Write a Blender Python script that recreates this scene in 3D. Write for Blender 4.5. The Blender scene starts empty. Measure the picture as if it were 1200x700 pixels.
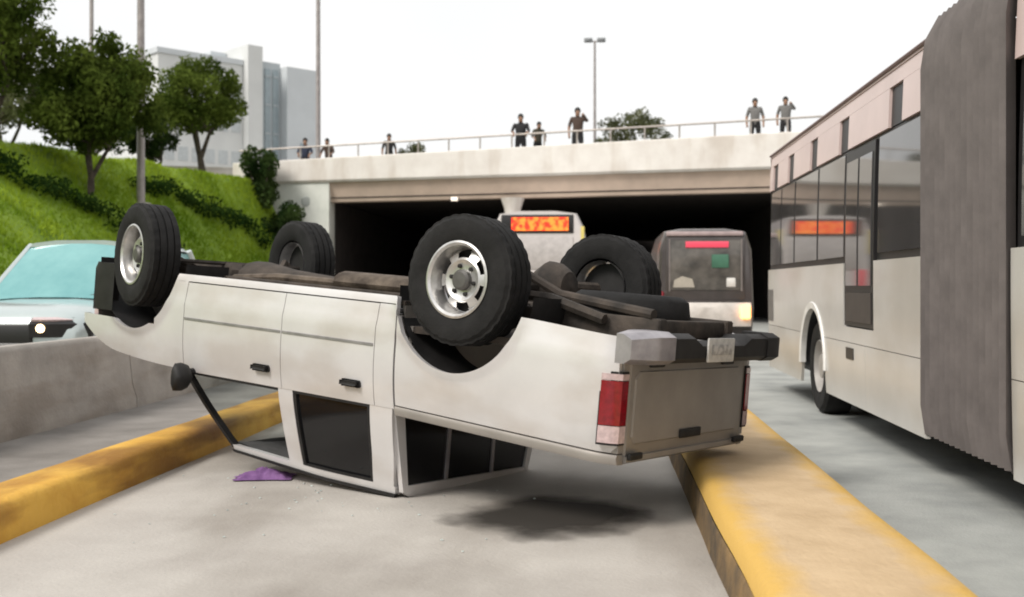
import bpy, bmesh, math, random
from math import sin, cos, pi, radians, sqrt, hypot, exp
from mathutils import Vector, Matrix, noise

# ------------------------------------------------------------------ camera, world, sun, exposure
scene = bpy.context.scene
COL = scene.collection
random.seed(7)

cam_d = bpy.data.cameras.new('camera')
cam_d.sensor_width = 36.0
cam_d.lens = 39.0
cam_d.shift_y = -15.0 / 1200.0
cam_d.clip_start = 0.05
cam_d.clip_end = 3000
cam_d.dof.use_dof = True
cam_d.dof.focus_distance = 6.6
cam_d.dof.aperture_fstop = 2.4
cam = bpy.data.objects.new('camera', cam_d)
COL.objects.link(cam)
cam.location = (0, 0, 1.30)
cam.rotation_euler = (radians(90), 0, radians(4.4))
scene.camera = cam

SUN_EL, SUN_AZ = radians(46), radians(226)      # azimuth clockwise from +Y: sun behind the camera's left shoulder
world = bpy.data.worlds.new('World')
scene.world = world
world.use_nodes = True
wn, wl = world.node_tree.nodes, world.node_tree.links
wn.clear()
w_out = wn.new('ShaderNodeOutputWorld')
w_bg = wn.new('ShaderNodeBackground')
w_sky = wn.new('ShaderNodeTexSky')
w_sky.sky_type = 'NISHITA'
w_sky.sun_disc = False
w_sky.sun_elevation = SUN_EL
w_sky.sun_rotation = SUN_AZ
w_sky.dust_density = 3.0
w_tc = wn.new('ShaderNodeTexCoord')
w_noise = wn.new('ShaderNodeTexNoise')
w_noise.inputs['Scale'].default_value = 1.6
w_noise.inputs['Detail'].default_value = 5
w_ramp = wn.new('ShaderNodeValToRGB')              # thin overcast: soft cloud whites, never pure blue
w_ramp.color_ramp.elements[0].position = 0.3
w_ramp.color_ramp.elements[0].color = (9.2, 9.5, 9.7, 1)
w_ramp.color_ramp.elements[1].position = 0.7
w_ramp.color_ramp.elements[1].color = (11.2, 10.9, 10.5, 1)
w_mix = wn.new('ShaderNodeMixRGB')
w_mix.inputs[0].default_value = 0.9
wl.new(w_tc.outputs['Generated'], w_noise.inputs['Vector'])
wl.new(w_noise.outputs['Fac'], w_ramp.inputs['Fac'])
wl.new(w_sky.outputs[0], w_mix.inputs[1])
wl.new(w_ramp.outputs[0], w_mix.inputs[2])
wl.new(w_mix.outputs[0], w_bg.inputs[0])
w_bg.inputs[1].default_value = 0.092
wl.new(w_bg.outputs[0], w_out.inputs[0])

sun_d = bpy.data.lights.new('sun', 'SUN')
sun_d.energy = 2.5
sun_d.angle = radians(20)
sun_d.color = (1.0, 0.95, 0.88)
sun = bpy.data.objects.new('sun', sun_d)
COL.objects.link(sun)
sdir = Vector((sin(SUN_AZ) * cos(SUN_EL), cos(SUN_AZ) * cos(SUN_EL), sin(SUN_EL)))
sun.rotation_euler = sdir.to_track_quat('Z', 'Y').to_euler()
sun.location = (-20, -20, 40)

vs = scene.view_settings
vs.view_transform = 'Standard'
vs.look = 'None'
vs.exposure = 0.2
vs.gamma = 1.0
vs.use_curve_mapping = False
scene.render.engine = 'CYCLES'
scene.cycles.max_bounces = 6
scene.cycles.diffuse_bounces = 3
scene.cycles.glossy_bounces = 4
scene.cycles.transmission_bounces = 6
scene.cycles.transparent_max_bounces = 12
scene.cycles.sample_clamp_indirect = 6
scene.cycles.filter_width = 1.9

# ------------------------------------------------------------------ materials
def lin(r, g, b):
    f = lambda c: (c / 255 / 12.92) if c / 255 <= 0.04045 else ((c / 255 + 0.055) / 1.055) ** 2.4
    return (f(r), f(g), f(b), 1)

MATS = {}
def mat(name, c, rough=0.6, metal=0.0, var=0.12, scale=6.0, bump=0.0, bscale=60.0, c2=None, coat=0.0, detail=6, spec=0.5, lo=0.35, hi=0.65):
    if name in MATS:
        return MATS[name]
    m = bpy.data.materials.new(name)
    m.use_nodes = True
    n, l = m.node_tree.nodes, m.node_tree.links
    b = n['Principled BSDF']
    c = tuple(c[:3]) + (1,)
    if c2 is None:
        c2 = tuple(min(1, x * (1 + var)) for x in c[:3]) + (1,)
        c = tuple(x * (1 - var) for x in c[:3]) + (1,)
    tc = n.new('ShaderNodeTexCoord')
    nz = n.new('ShaderNodeTexNoise')
    nz.inputs['Scale'].default_value = scale
    nz.inputs['Detail'].default_value = detail
    nz.inputs['Roughness'].default_value = 0.6
    rp = n.new('ShaderNodeValToRGB')
    rp.color_ramp.elements[0].position = lo
    rp.color_ramp.elements[1].position = hi
    rp.color_ramp.elements[0].color = c
    rp.color_ramp.elements[1].color = tuple(c2[:3]) + (1,)
    l.new(tc.outputs['Object'], nz.inputs['Vector'])
    l.new(nz.outputs['Fac'], rp.inputs['Fac'])
    l.new(rp.outputs[0], b.inputs['Base Color'])
    b.inputs['Roughness'].default_value = rough
    b.inputs['Metallic'].default_value = metal
    b.inputs['Coat Weight'].default_value = coat
    b.inputs['Coat Roughness'].default_value = 0.12
    b.inputs['Specular IOR Level'].default_value = spec
    if bump:
        n2 = n.new('ShaderNodeTexNoise')
        n2.inputs['Scale'].default_value = bscale
        n2.inputs['Detail'].default_value = 5
        bp = n.new('ShaderNodeBump')
        bp.inputs['Strength'].default_value = bump
        bp.inputs['Distance'].default_value = 0.02
        l.new(tc.outputs['Object'], n2.inputs['Vector'])
        l.new(n2.outputs['Fac'], bp.inputs['Height'])
        l.new(bp.outputs[0], b.inputs['Normal'])
    MATS[name] = m
    return m

def emit(name, c, s):
    m = bpy.data.materials.new(name)
    m.use_nodes = True
    b = m.node_tree.nodes['Principled BSDF']
    b.inputs['Base Color'].default_value = tuple(c[:3]) + (1,)
    b.inputs['Emission Color'].default_value = tuple(c[:3]) + (1,)
    b.inputs['Emission Strength'].default_value = s
    b.inputs['Roughness'].default_value = 0.3
    MATS[name] = m
    return m

def led_mat(name, ca, cb, s, scale):
    """dot-matrix display: rows of glowing dots of uneven brightness"""
    m = bpy.data.materials.new(name)
    m.use_nodes = True
    n, l = m.node_tree.nodes, m.node_tree.links
    b = n['Principled BSDF']
    b.inputs['Base Color'].default_value = (0.02, 0.004, 0.003, 1)
    tc = n.new('ShaderNodeTexCoord')
    nz = n.new('ShaderNodeTexNoise'); nz.inputs['Scale'].default_value = scale; nz.inputs['Detail'].default_value = 1
    rp = n.new('ShaderNodeValToRGB')
    rp.color_ramp.elements[0].position = 0.40; rp.color_ramp.elements[0].color = tuple(ca[:3]) + (1,)
    rp.color_ramp.elements[1].position = 0.60; rp.color_ramp.elements[1].color = tuple(cb[:3]) + (1,)
    l.new(tc.outputs['Object'], nz.inputs['Vector'])
    l.new(nz.outputs['Fac'], rp.inputs['Fac'])
    l.new(rp.outputs[0], b.inputs['Emission Color'])
    b.inputs['Emission Strength'].default_value = s
    MATS[name] = m
    return m

def clear_glass(name, tint, refl=0.12):
    m = bpy.data.materials.new(name)
    m.use_nodes = True
    n, l = m.node_tree.nodes, m.node_tree.links
    n.clear()
    o = n.new('ShaderNodeOutputMaterial')
    t = n.new('ShaderNodeBsdfTransparent'); t.inputs[0].default_value = tuple(tint[:3]) + (1,)
    g = n.new('ShaderNodeBsdfGlossy'); g.inputs['Roughness'].default_value = 0.04
    f = n.new('ShaderNodeLayerWeight'); f.inputs['Blend'].default_value = 0.12
    mx = n.new('ShaderNodeMixShader')
    l.new(f.outputs['Facing'], mx.inputs[0]); l.new(t.outputs[0], mx.inputs[1]); l.new(g.outputs[0], mx.inputs[2])
    l.new(mx.outputs[0], o.inputs[0])
    MATS[name] = m
    return m

def leaf_mat(name, a, b_, scale=0.9):
    m = bpy.data.materials.new(name)
    m.use_nodes = True
    n, l = m.node_tree.nodes, m.node_tree.links
    n.clear()
    o = n.new('ShaderNodeOutputMaterial')
    tc = n.new('ShaderNodeTexCoord')
    nz = n.new('ShaderNodeTexNoise'); nz.inputs['Scale'].default_value = scale; nz.inputs['Detail'].default_value = 8
    rp = n.new('ShaderNodeValToRGB')
    rp.color_ramp.elements[0].position = 0.36; rp.color_ramp.elements[0].color = tuple(a) + (1,)
    rp.color_ramp.elements[1].position = 0.64; rp.color_ramp.elements[1].color = tuple(b_) + (1,)
    d = n.new('ShaderNodeBsdfDiffuse'); t = n.new('ShaderNodeBsdfTranslucent')
    mx = n.new('ShaderNodeMixShader'); mx.inputs[0].default_value = 0.35
    l.new(tc.outputs['Object'], nz.inputs['Vector']); l.new(nz.outputs['Fac'], rp.inputs['Fac'])
    l.new(rp.outputs[0], d.inputs[0]); l.new(rp.outputs[0], t.inputs[0])
    l.new(d.outputs[0], mx.inputs[1]); l.new(t.outputs[0], mx.inputs[2]); l.new(mx.outputs[0], o.inputs[0])
    MATS[name] = m
    return m

paint = mat('silver_paint', (0.66, 0.645, 0.645), rough=0.36, metal=0.22, var=0.05, scale=2.2, coat=0.5, bump=0.015, bscale=5)
paint_shaded = mat('silver_paint_shaded', (0.31, 0.285, 0.262), rough=0.5, metal=0.3, var=0.10, scale=3.0, bump=0.02, bscale=5)  # darker copy of the silver paint; shade of the rear face put into colour
blackp = mat('black_plastic', (0.018, 0.017, 0.017), rough=0.6, var=0.25, scale=9, spec=0.3)
rubber = mat('tyre_rubber', (0.014, 0.0135, 0.0135), rough=0.8, var=0.35, scale=7, bump=0.15, bscale=80, spec=0.25)
under = mat('underbody_grime', (0.022, 0.018, 0.015), rough=0.85, c2=(0.075, 0.058, 0.046), scale=5, bump=0.3, bscale=25)
rust = mat('rusty_exhaust', (0.05, 0.036, 0.026), rough=0.75, c2=(0.16, 0.125, 0.095), metal=0.3, scale=7, bump=0.2)
steel = mat('wheel_steel', (0.62, 0.61, 0.60), rough=0.34, metal=0.75, var=0.14, scale=14)
chrome = mat('dull_chrome', (0.36, 0.34, 0.36), rough=0.38, metal=0.6, var=0.2, scale=8)
dkglass = mat('dark_tinted_glass', (0.008, 0.008, 0.009), rough=0.10, var=0.1, spec=0.35)
trim = mat('interior_grey', (0.075, 0.075, 0.075), rough=0.85, var=0.2, scale=12)
seatm = mat('seat_fabric', (0.05, 0.05, 0.055), rough=0.95, var=0.25, scale=30)
redlens = mat('red_lens', (0.22, 0.003, 0.010), rough=0.18, var=0.2, scale=30, coat=0.5)
clearlens = mat('clear_lens', (0.55, 0.42, 0.42), rough=0.2, var=0.15, scale=40, coat=0.5)
platem = mat('plate_white', (0.58, 0.56, 0.53), rough=0.5, c2=(0.42, 0.41, 0.39), scale=26)
windscreen = clear_glass('clear_windscreen', (0.80, 0.86, 0.85))

# ------------------------------------------------------------------ mesh helpers
class MB:
    def __init__(s):
        s.v, s.f = [], []
    def add(s, v, f):
        o = len(s.v)
        s.v += [tuple(p) for p in v]
        s.f += [tuple(i + o for i in q) for q in f]
        return s
    def grid(s, rows, close=False):
        """rows: list of equal-length point lists"""
        m, n = len(rows), len(rows[0])
        v = [p for r in rows for p in r]
        f = []
        for i in range(m - 1):
            for j in range(n if close else n - 1):
                k = (j + 1) % n
                f.append((i * n + j, i * n + k, (i + 1) * n + k, (i + 1) * n + j))
        return s.add(v, f)
    def box(s, a, b, ch=0.0):
        x0, y0, z0 = a
        x1, y1, z1 = b
        if ch <= 0:
            v = [(x0, y0, z0), (x1, y0, z0), (x1, y1, z0), (x0, y1, z0), (x0, y0, z1), (x1, y0, z1), (x1, y1, z1), (x0, y1, z1)]
            return s.add(v, [(0, 3, 2, 1), (4, 5, 6, 7), (0, 1, 5, 4), (1, 2, 6, 5), (2, 3, 7, 6), (3, 0, 4, 7)])
        c = ch
        def ring(z, i):
            return [(x0 + i + c, y0 + i, z), (x1 - i - c, y0 + i, z), (x1 - i, y0 + i + c, z), (x1 - i, y1 - i - c, z),
                    (x1 - i - c, y1 - i, z), (x0 + i + c, y1 - i, z), (x0 + i, y1 - i - c, z), (x0 + i, y0 + i + c, z)]
        return s.loft([ring(z0, c * .7), ring(z0 + c, 0), ring(z1 - c, 0), ring(z1, c * .7)])
    def loft(s, rings, caps=True):
        n = len(rings[0])
        o = len(s.v)
        s.grid(rings, close=True)
        if caps:
            s.f.append(tuple(o + i for i in range(n))[::-1])
            s.f.append(tuple(o + (len(rings) - 1) * n + i for i in range(n)))
        return s
    def prism(s, poly, axis, a, b):
        """extrude a 2D polygon along axis 'x','y' or 'z' from a to b"""
        def p3(p, t):
            return {'x': (t, p[0], p[1]), 'y': (p[0], t, p[1]), 'z': (p[0], p[1], t)}[axis]
        return s.loft([[p3(p, a) for p in poly], [p3(p, b) for p in poly]])
    def tube(s, pts, rad, n=8, caps=True):
        pts = [Vector(p) for p in pts]
        if not isinstance(rad, (list, tuple)):
            rad = [rad] * len(pts)
        rings = []
        for i, p in enumerate(pts):
            d = (pts[min(i + 1, len(pts) - 1)] - pts[max(i - 1, 0)]).normalized()
            u = d.orthogonal().normalized() if abs(d.z) > 0.95 else d.cross(Vector((0, 0, 1))).normalized()
            w = d.cross(u)
            rings.append([p + (u * cos(2 * pi * k / n) + w * sin(2 * pi * k / n)) * rad[i] for k in range(n)])
        return s.loft(rings, caps)
    def lathe(s, prof, n=32, axis='y', c=(0, 0, 0)):
        """prof: list of (radius, offset along axis)"""
        rings = []
        for r, h in prof:
            ring = []
            for k in range(n):
                a = 2 * pi * k / n
                q = {'y': (r * cos(a), h, r * sin(a)), 'z': (r * cos(a), r * sin(a), h), 'x': (h, r * cos(a), r * sin(a))}[axis]
                ring.append((q[0] + c[0], q[1] + c[1], q[2] + c[2]))
            rings.append(ring)
        return s.grid(rings, close=True)
    def xf(s, M):
        s.v = [tuple(M @ Vector(p)) for p in s.v]
        return s
    def build(s, name, m, parent=None, smooth=35, bevel=0.0):
        me = bpy.data.meshes.new(name)
        me.from_pydata(s.v, [], s.f)
        me.update()
        bm = bmesh.new(); bm.from_mesh(me)
        bmesh.ops.recalc_face_normals(bm, faces=bm.faces)
        bm.to_mesh(me); bm.free()
        if smooth:
            me.shade_smooth()
            me.set_sharp_from_angle(angle=radians(smooth))
        me.materials.append(m)
        o = bpy.data.objects.new(name, me)
        COL.objects.link(o)
        if parent is not None:
            o.parent = parent
        if bevel:
            b = o.modifiers.new('bevel', 'BEVEL'); b.width = bevel; b.segments = 2; b.limit_method = 'ANGLE'
        return o

def tag(o, label=None, cat=None, group=None, kind=None):
    if label: o['label'] = label
    if cat: o['category'] = cat
    if group: o['group'] = group
    if kind: o['kind'] = kind
    return o
def thing(name, label, cat, loc=(0, 0, 0), rz=0.0, group=None):
    o = bpy.data.objects.new(name, None)
    o.empty_display_size = 0.2
    COL.objects.link(o)
    o.location = loc
    o.rotation_euler = (0, 0, rz)
    return tag(o, label, cat, group)
def lerp(a, b, t): return a + (b - a) * t
def lin_s(a, b, n): return [a + (b - a) * i / (n - 1) for i in range(n)]
def sstep(a, b, x):
    t = min(1, max(0, (x - a) / (b - a)))
    return t * t * (3 - 2 * t)

# ------------------------------------------------------------------ ground, roads, kerbs
concrete = mat('road_concrete', (0.36, 0.33, 0.30), rough=0.85, c2=(0.50, 0.47, 0.43), scale=0.9, detail=9, bump=0.25, bscale=40, lo=0.3, hi=0.7)
def add_stains(m, dark, scale, a, b):
    """large soft stains of their own shape over the base colour"""
    n, l = m.node_tree.nodes, m.node_tree.links
    bs = n['Principled BSDF']
    src = bs.inputs['Base Color'].links[0].from_socket
    tc = n.new('ShaderNodeTexCoord')
    mp = n.new('ShaderNodeMapping'); mp.inputs['Scale'].default_value = scale
    nz = n.new('ShaderNodeTexNoise'); nz.inputs['Scale'].default_value = 1.0; nz.inputs['Detail'].default_value = 7
    rp = n.new('ShaderNodeValToRGB')
    rp.color_ramp.elements[0].position = a; rp.color_ramp.elements[0].color = dark + (1,)
    rp.color_ramp.elements[1].position = b; rp.color_ramp.elements[1].color = (1, 1, 1, 1)
    mx = n.new('ShaderNodeMixRGB'); mx.blend_type = 'MULTIPLY'; mx.inputs[0].default_value = 1
    l.new(tc.outputs['Object'], mp.inputs[0]); l.new(mp.outputs[0], nz.inputs['Vector']); l.new(nz.outputs['Fac'], rp.inputs[0])
    l.new(src, mx.inputs[1]); l.new(rp.outputs[0], mx.inputs[2]); l.new(mx.outputs[0], bs.inputs['Base Color'])
add_stains(paint, (0.88, 0.85, 0.82), (1.3, 1.3, 2.6), 0.38, 0.52)
add_stains(concrete, (0.72, 0.70, 0.68), (0.9, 0.35, 1), 0.36, 0.52)
asphalt_l = mat('worn_asphalt', (0.17, 0.155, 0.14), rough=0.9, c2=(0.26, 0.24, 0.22), scale=1.4, bump=0.3, bscale=50)
asphalt_r = mat('bleached_asphalt', (0.26, 0.27, 0.26), rough=0.85, c2=(0.40, 0.41, 0.39), scale=1.2, bump=0.3, bscale=50)
earth = mat('earth', (0.10, 0.085, 0.06), rough=0.95, c2=(0.17, 0.15, 0.11), scale=0.6)
yellow = mat('kerb_yellow', (0.56, 0.28, 0.03), rough=0.7, c2=(0.70, 0.40, 0.06), scale=3.5, detail=9, bump=0.3, bscale=30, lo=0.3, hi=0.6)
add_stains(yellow, (0.48, 0.42, 0.38), (2.2, 0.8, 5), 0.38, 0.56)
tan = mat('median_tan', (0.46, 0.30, 0.145), rough=0.85, c2=(0.60, 0.41, 0.20), scale=2.2, detail=9, bump=0.3, bscale=35)
conc_wall = mat('barrier_concrete', (0.30, 0.275, 0.25), rough=0.85, c2=(0.42, 0.385, 0.35), scale=1.8, bump=0.3, bscale=30)
add_stains(conc_wall, (0.78, 0.75, 0.72), (0.8, 0.8, 3.5), 0.38, 0.55)

def sheet(name, x0, x1, y0, y1, z, m, nx=2, ny=2):
    b = MB().grid([[(x, y, z) for x in lin_s(x0, x1, nx)] for y in lin_s(y0, y1, ny)])
    return tag(b.build(name, m), kind='structure')
sheet('ground', -900, 900, -300, 1500, -0.06, earth)
sheet('busway_lane', -3.02, 0.60, -12, 78, 0.0, concrete)
sheet('shoulder_strip', -5.30, -3.30, -12, 78, 0.004, asphalt_l)
sheet('side_road', -9.2, -5.30, -12, 78, 0.0, asphalt_l)
sheet('bus_road', 1.28, 7.0, -12, 78, 0.0, asphalt_r)
# expansion joints of the concrete lane
jm = mat('joint_filler', (0.10, 0.09, 0.08), rough=0.9)
# left kerb: long low kerb with a rounded arris
def kerb(name, xa, xb, h, y0, y1, m, wob=0.012):
    rows = []
    n = 90
    for i in range(n):
        y = lerp(y0, y1, i / (n - 1))
        w = noise.noise(Vector((xa, y * 0.7, 3))) * wob
        w2 = noise.noise(Vector((xa, y * 2.3, 9))) * wob * 0.6
        prof = [(xa, -0.05), (xa, h - 0.045), (xa + 0.012, h - 0.015), (xa + 0.045, h), (xb - 0.06, h + w2), (xb - 0.015, h - 0.02), (xb, h - 0.06), (xb + 0.012, -0.05)]
        rows.append([(px + w, y, pz + w2) for px, pz in prof])
    b = MB().grid(rows)
    return tag(b.build(name, m, smooth=50), kind='structure')
kerb('kerb', -3.36, -3.00, 0.20, -4, 34, yellow)
# right median: tan topping between two yellow painted edges
med_m = mat('median_worn_paint', (0.47, 0.335, 0.195), rough=0.85, c2=(0.60, 0.445, 0.275), scale=2.2, detail=9, bump=0.3, bscale=35)
def edge_paint(m, col, xa, xb):
    """yellow edge paint, worn away unevenly towards the middle of the median"""
    n, l = m.node_tree.nodes, m.node_tree.links
    bs = n['Principled BSDF']
    src = bs.inputs['Base Color'].links[0].from_socket
    tc = n.new('ShaderNodeTexCoord'); sx = n.new('ShaderNodeSeparateXYZ')
    su = n.new('ShaderNodeMath'); su.operation = 'SUBTRACT'; su.inputs[1].default_value = (xa + xb) / 2
    ab = n.new('ShaderNodeMath'); ab.operation = 'ABSOLUTE'
    nz = n.new('ShaderNodeTexNoise'); nz.inputs['Scale'].default_value = 4.0; nz.inputs['Detail'].default_value = 9
    ad = n.new('ShaderNodeMath'); ad.operation = 'MULTIPLY_ADD'; ad.inputs[1].default_value = 0.22
    rp = n.new('ShaderNodeValToRGB')
    h = (xb - xa) / 2 + 0.11
    rp.color_ramp.elements[0].position = h - 0.20; rp.color_ramp.elements[0].color = (0, 0, 0, 1)
    rp.color_ramp.elements[1].position = h - 0.05; rp.color_ramp.elements[1].color = (0.95, 0.95, 0.95, 1)
    mx = n.new('ShaderNodeMixRGB'); mx.inputs[2].default_value = col + (1,)
    l.new(tc.outputs['Object'], sx.inputs[0]); l.new(sx.outputs[0], su.inputs[0]); l.new(su.outputs[0], ab.inputs[0])
    l.new(tc.outputs['Object'], nz.inputs['Vector']); l.new(nz.outputs['Fac'], ad.inputs[0]); l.new(ab.outputs[0], ad.inputs[2])
    l.new(ad.outputs[0], rp.inputs[0]); l.new(rp.outputs[0], mx.inputs[0]); l.new(src, mx.inputs[1]); l.new(mx.outputs[0], bs.inputs['Base Color'])
edge_paint(med_m, (0.60, 0.37, 0.085), 0.56, 1.34)
rows = []
for i in range(110):
    y = lerp(-4, 34, i / 109)
    w = noise.noise(Vector((5, y * 0.8, 1))) * 0.012
    pr = [(0.566, 0.165), (0.582, 0.215), (0.615, 0.24)] + [(x, 0.248 + noise.noise(Vector((x * 3, y * 2, 0))) * 0.006) for x in lin_s(0.66, 1.24, 9)] + [(1.29, 0.24), (1.32, 0.215), (1.335, 0.17), (1.345, -0.05)]
    rows.append([(x + w, y, z + w * 0.5) for x, z in pr])
tag(MB().grid(rows).build('median', med_m, smooth=50), kind='structure')
face_m = mat('kerb_face_dirty', (0.085, 0.062, 0.040), rough=0.95, c2=(0.30, 0.185, 0.075), scale=3.0, detail=9, bump=0.5, bscale=25, lo=0.35, hi=0.7)
rows = []
for i in range(110):
    y = lerp(-4, 34, i / 109)
    w = noise.noise(Vector((5, y * 0.8, 1))) * 0.012
    rows.append([(x + w + noise.noise(Vector((y * 5, z * 9, 2))) * 0.006, y, z + w * 0.5) for x, z in [(0.535, -0.05), (0.548, 0.03), (0.552, 0.09), (0.556, 0.14), (0.563, 0.163)]])
tag(MB().grid(rows).build('median_kerb_face', face_m, smooth=60), kind='structure')

# concrete barrier along the shoulder, cast in lengths
bar = thing('concrete_barrier', 'long low grey concrete barrier wall beside the yellow kerb', 'barrier', (-5.0, 0, 0))
prof = [(0.10, 0.0), (0.10, 0.10), (0.05, 0.26), (0.0, 0.73), (-0.015, 0.76), (-0.04, 0.78), (-0.16, 0.78), (-0.185, 0.76), (-0.2, 0.73), (-0.25, 0.26), (-0.30, 0.10), (-0.30, 0.0)]
for k in range(8):
    MB().prism(prof, 'y', -2 + k * 4.5 + 0.008, 2.5 + k * 4.5 - 0.008).build('barrier_segment', conc_wall, bar)

# fluid stain under the truck's tail, enlarged to paint in its soft shadow
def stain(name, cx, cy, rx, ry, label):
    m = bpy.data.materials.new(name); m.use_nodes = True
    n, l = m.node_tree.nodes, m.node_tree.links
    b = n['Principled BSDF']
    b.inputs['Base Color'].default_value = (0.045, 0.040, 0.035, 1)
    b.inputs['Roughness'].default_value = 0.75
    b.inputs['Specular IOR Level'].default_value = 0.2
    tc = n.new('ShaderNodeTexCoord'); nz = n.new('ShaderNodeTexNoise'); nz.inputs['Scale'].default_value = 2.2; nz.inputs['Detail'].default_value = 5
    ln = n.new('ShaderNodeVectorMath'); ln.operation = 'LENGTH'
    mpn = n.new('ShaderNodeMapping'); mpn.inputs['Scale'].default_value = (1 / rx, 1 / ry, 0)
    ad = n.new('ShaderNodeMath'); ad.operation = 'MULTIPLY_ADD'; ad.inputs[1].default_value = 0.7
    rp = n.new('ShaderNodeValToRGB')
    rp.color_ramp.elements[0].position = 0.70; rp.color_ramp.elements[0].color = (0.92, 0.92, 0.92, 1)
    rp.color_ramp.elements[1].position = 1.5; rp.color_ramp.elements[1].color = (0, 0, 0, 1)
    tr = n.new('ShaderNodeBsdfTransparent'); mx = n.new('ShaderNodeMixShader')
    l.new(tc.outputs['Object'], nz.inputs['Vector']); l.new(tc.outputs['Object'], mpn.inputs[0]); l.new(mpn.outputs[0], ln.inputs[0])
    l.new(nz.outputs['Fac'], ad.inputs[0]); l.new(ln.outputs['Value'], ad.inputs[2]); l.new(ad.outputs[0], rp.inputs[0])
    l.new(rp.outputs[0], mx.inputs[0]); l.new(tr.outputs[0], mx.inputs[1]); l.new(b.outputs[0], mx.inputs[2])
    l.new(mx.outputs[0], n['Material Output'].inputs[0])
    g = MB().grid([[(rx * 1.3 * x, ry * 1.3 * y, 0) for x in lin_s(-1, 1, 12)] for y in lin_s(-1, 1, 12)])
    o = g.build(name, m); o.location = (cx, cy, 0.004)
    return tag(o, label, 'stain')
stain('stain_and_shade', -0.24, 6.28, 0.95, 0.98, 'dark fluid stain and painted shade on the road under the tail of the overturned pickup')

# ------------------------------------------------------------------ embankment, plateau, retaining walls
grass_base = mat('turf', (0.12, 0.20, 0.015), rough=0.95, c2=(0.22, 0.32, 0.03), scale=0.8, bump=0.5, bscale=12)
def toe(y): return -8.8 - 1.1 * max(0, min(1.2, (y - 10) / 29))
def crest(y): return -16 + 3.8 * min(1, max(0, (y - 24) / 15))
def hill(x, y):
    s = min(1, max(0, (x - toe(y)) / (crest(y) - toe(y))))
    return 5.0 * (0.75 * s + 0.25 * s * s * (3 - 2 * s))
rows = []
for i in range(60):
    y = lerp(-30, 39.6, i / 59)
    r = []
    for k in range(26):
        s = k / 20
        x = lerp(toe(y), crest(y), s) if s <= 1 else crest(y) - (s - 1) * 4 * (10 + 40 * (s - 1))
        z = hill(x, y) + noise.noise(Vector((x * 0.6, y * 0.6, 0))) * 0.12 * min(1, s * 4)
        r.append((x, y, z if k else -0.02))
    rows.append(r)
tag(MB().grid(rows).build('embankment', grass_base, smooth=80), kind='structure')
plate_m = mat('upper_ground_paving', (0.26, 0.25, 0.23), rough=0.9, c2=(0.36, 0.34, 0.32), scale=0.5)
sheet('upper_ground', -900, -11.9, 39.6, 900, 4.95, plate_m)
sheet('upper_ground', -11.9, 900, 78.0, 900, 4.95, plate_m)

# ------------------------------------------------------------------ overpass
parapet_m = mat('parapet_concrete', (0.70, 0.655, 0.61), rough=0.8, c2=(0.80, 0.765, 0.72), scale=1.2, bump=0.15, bscale=20)
add_stains(parapet_m, (0.86, 0.83, 0.80), (1.4, 1.4, 0.35), 0.36, 0.5)
beam_m = mat('beam_concrete', (0.52, 0.41, 0.335), rough=0.85, c2=(0.62, 0.49, 0.40), scale=1.5, bump=0.2, bscale=20)
tun_m = mat('tunnel_concrete_shaded', (0.035, 0.028, 0.025), rough=0.95, var=0.3, scale=2)  # darkness of the underpass put into the concrete colour
abut_m = mat('abutment_render', (0.60, 0.62, 0.57), rough=0.85, c2=(0.72, 0.73, 0.68), scale=1.6, bump=0.15, bscale=20)
BX0, BX1 = -13.4, 10.0
def by(x): return 39.2 - (x + 9.55) * (3.2 / 14.65)            # front line of the overpass
def ptop(x): return 5.84 + (x + 12.4) * 0.0185                   # parapet top
def sof(x): return 4.33
def decktop(x): return 4.95 + (x + 12.4) * 0.0385
br = thing('overpass_bridge', 'pale concrete overpass bridge with dark underpass openings', 'bridge', (0, 38, 0))
def bprism(name, m, x0, x1, pf, n=24):
    """sweep a profile pf(x) -> [(dy, z)] along the bridge's front line"""
    b = MB().loft([[(x, by(x) - 38 + dy, z) for dy, z in pf(x)] for x in lin_s(x0, x1, n)])
    return b.build(name, m, br, smooth=30)
bprism('parapet', parapet_m, BX0, BX1, lambda x: [(0, 5.02), (-0.06, 5.10), (-0.06, ptop(x) - 0.03), (-0.03, ptop(x)), (0.26, ptop(x)), (0.29, ptop(x) - 0.03), (0.29, 5.02)])
bprism('edge_beam', beam_m, -9.9, BX1, lambda x: [(0.35, sof(x)), (0.12, 5.017), (0.9, 5.017), (0.9, sof(x))])
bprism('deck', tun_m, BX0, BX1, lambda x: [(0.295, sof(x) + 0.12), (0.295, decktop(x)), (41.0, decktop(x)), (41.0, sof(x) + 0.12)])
# abutment wall on the left, with two faint round weep holes / panels
MB().loft([[(x, by(x) - 38 + dy, z) for dy, z in [(0.05, -0.02), (0.05, 5.017), (0.9, 5.017), (0.9, -0.02)]] for x in lin_s(BX0, -9.62, 6)]).build('abutment', abut_m, br)
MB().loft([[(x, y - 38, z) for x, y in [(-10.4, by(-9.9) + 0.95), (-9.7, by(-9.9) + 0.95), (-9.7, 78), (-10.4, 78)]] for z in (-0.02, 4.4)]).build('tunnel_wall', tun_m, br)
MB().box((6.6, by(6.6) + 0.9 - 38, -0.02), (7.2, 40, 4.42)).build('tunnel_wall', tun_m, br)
MB().box((-10.0, 40.2, -0.02), (7.0, 40.7, 4.42)).build('tunnel_light_stop', tun_m, br)  # added wall; closes the far end so no daylight shows through
MB().loft([[(x, by(x) - 38 + dy, z) for dy, z in [(0.05, -0.02), (0.05, 5.017), (0.9, 5.017), (0.9, -0.02)]] for x in lin_s(6.6, BX1, 5)]).build('abutment', abut_m, br)
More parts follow.
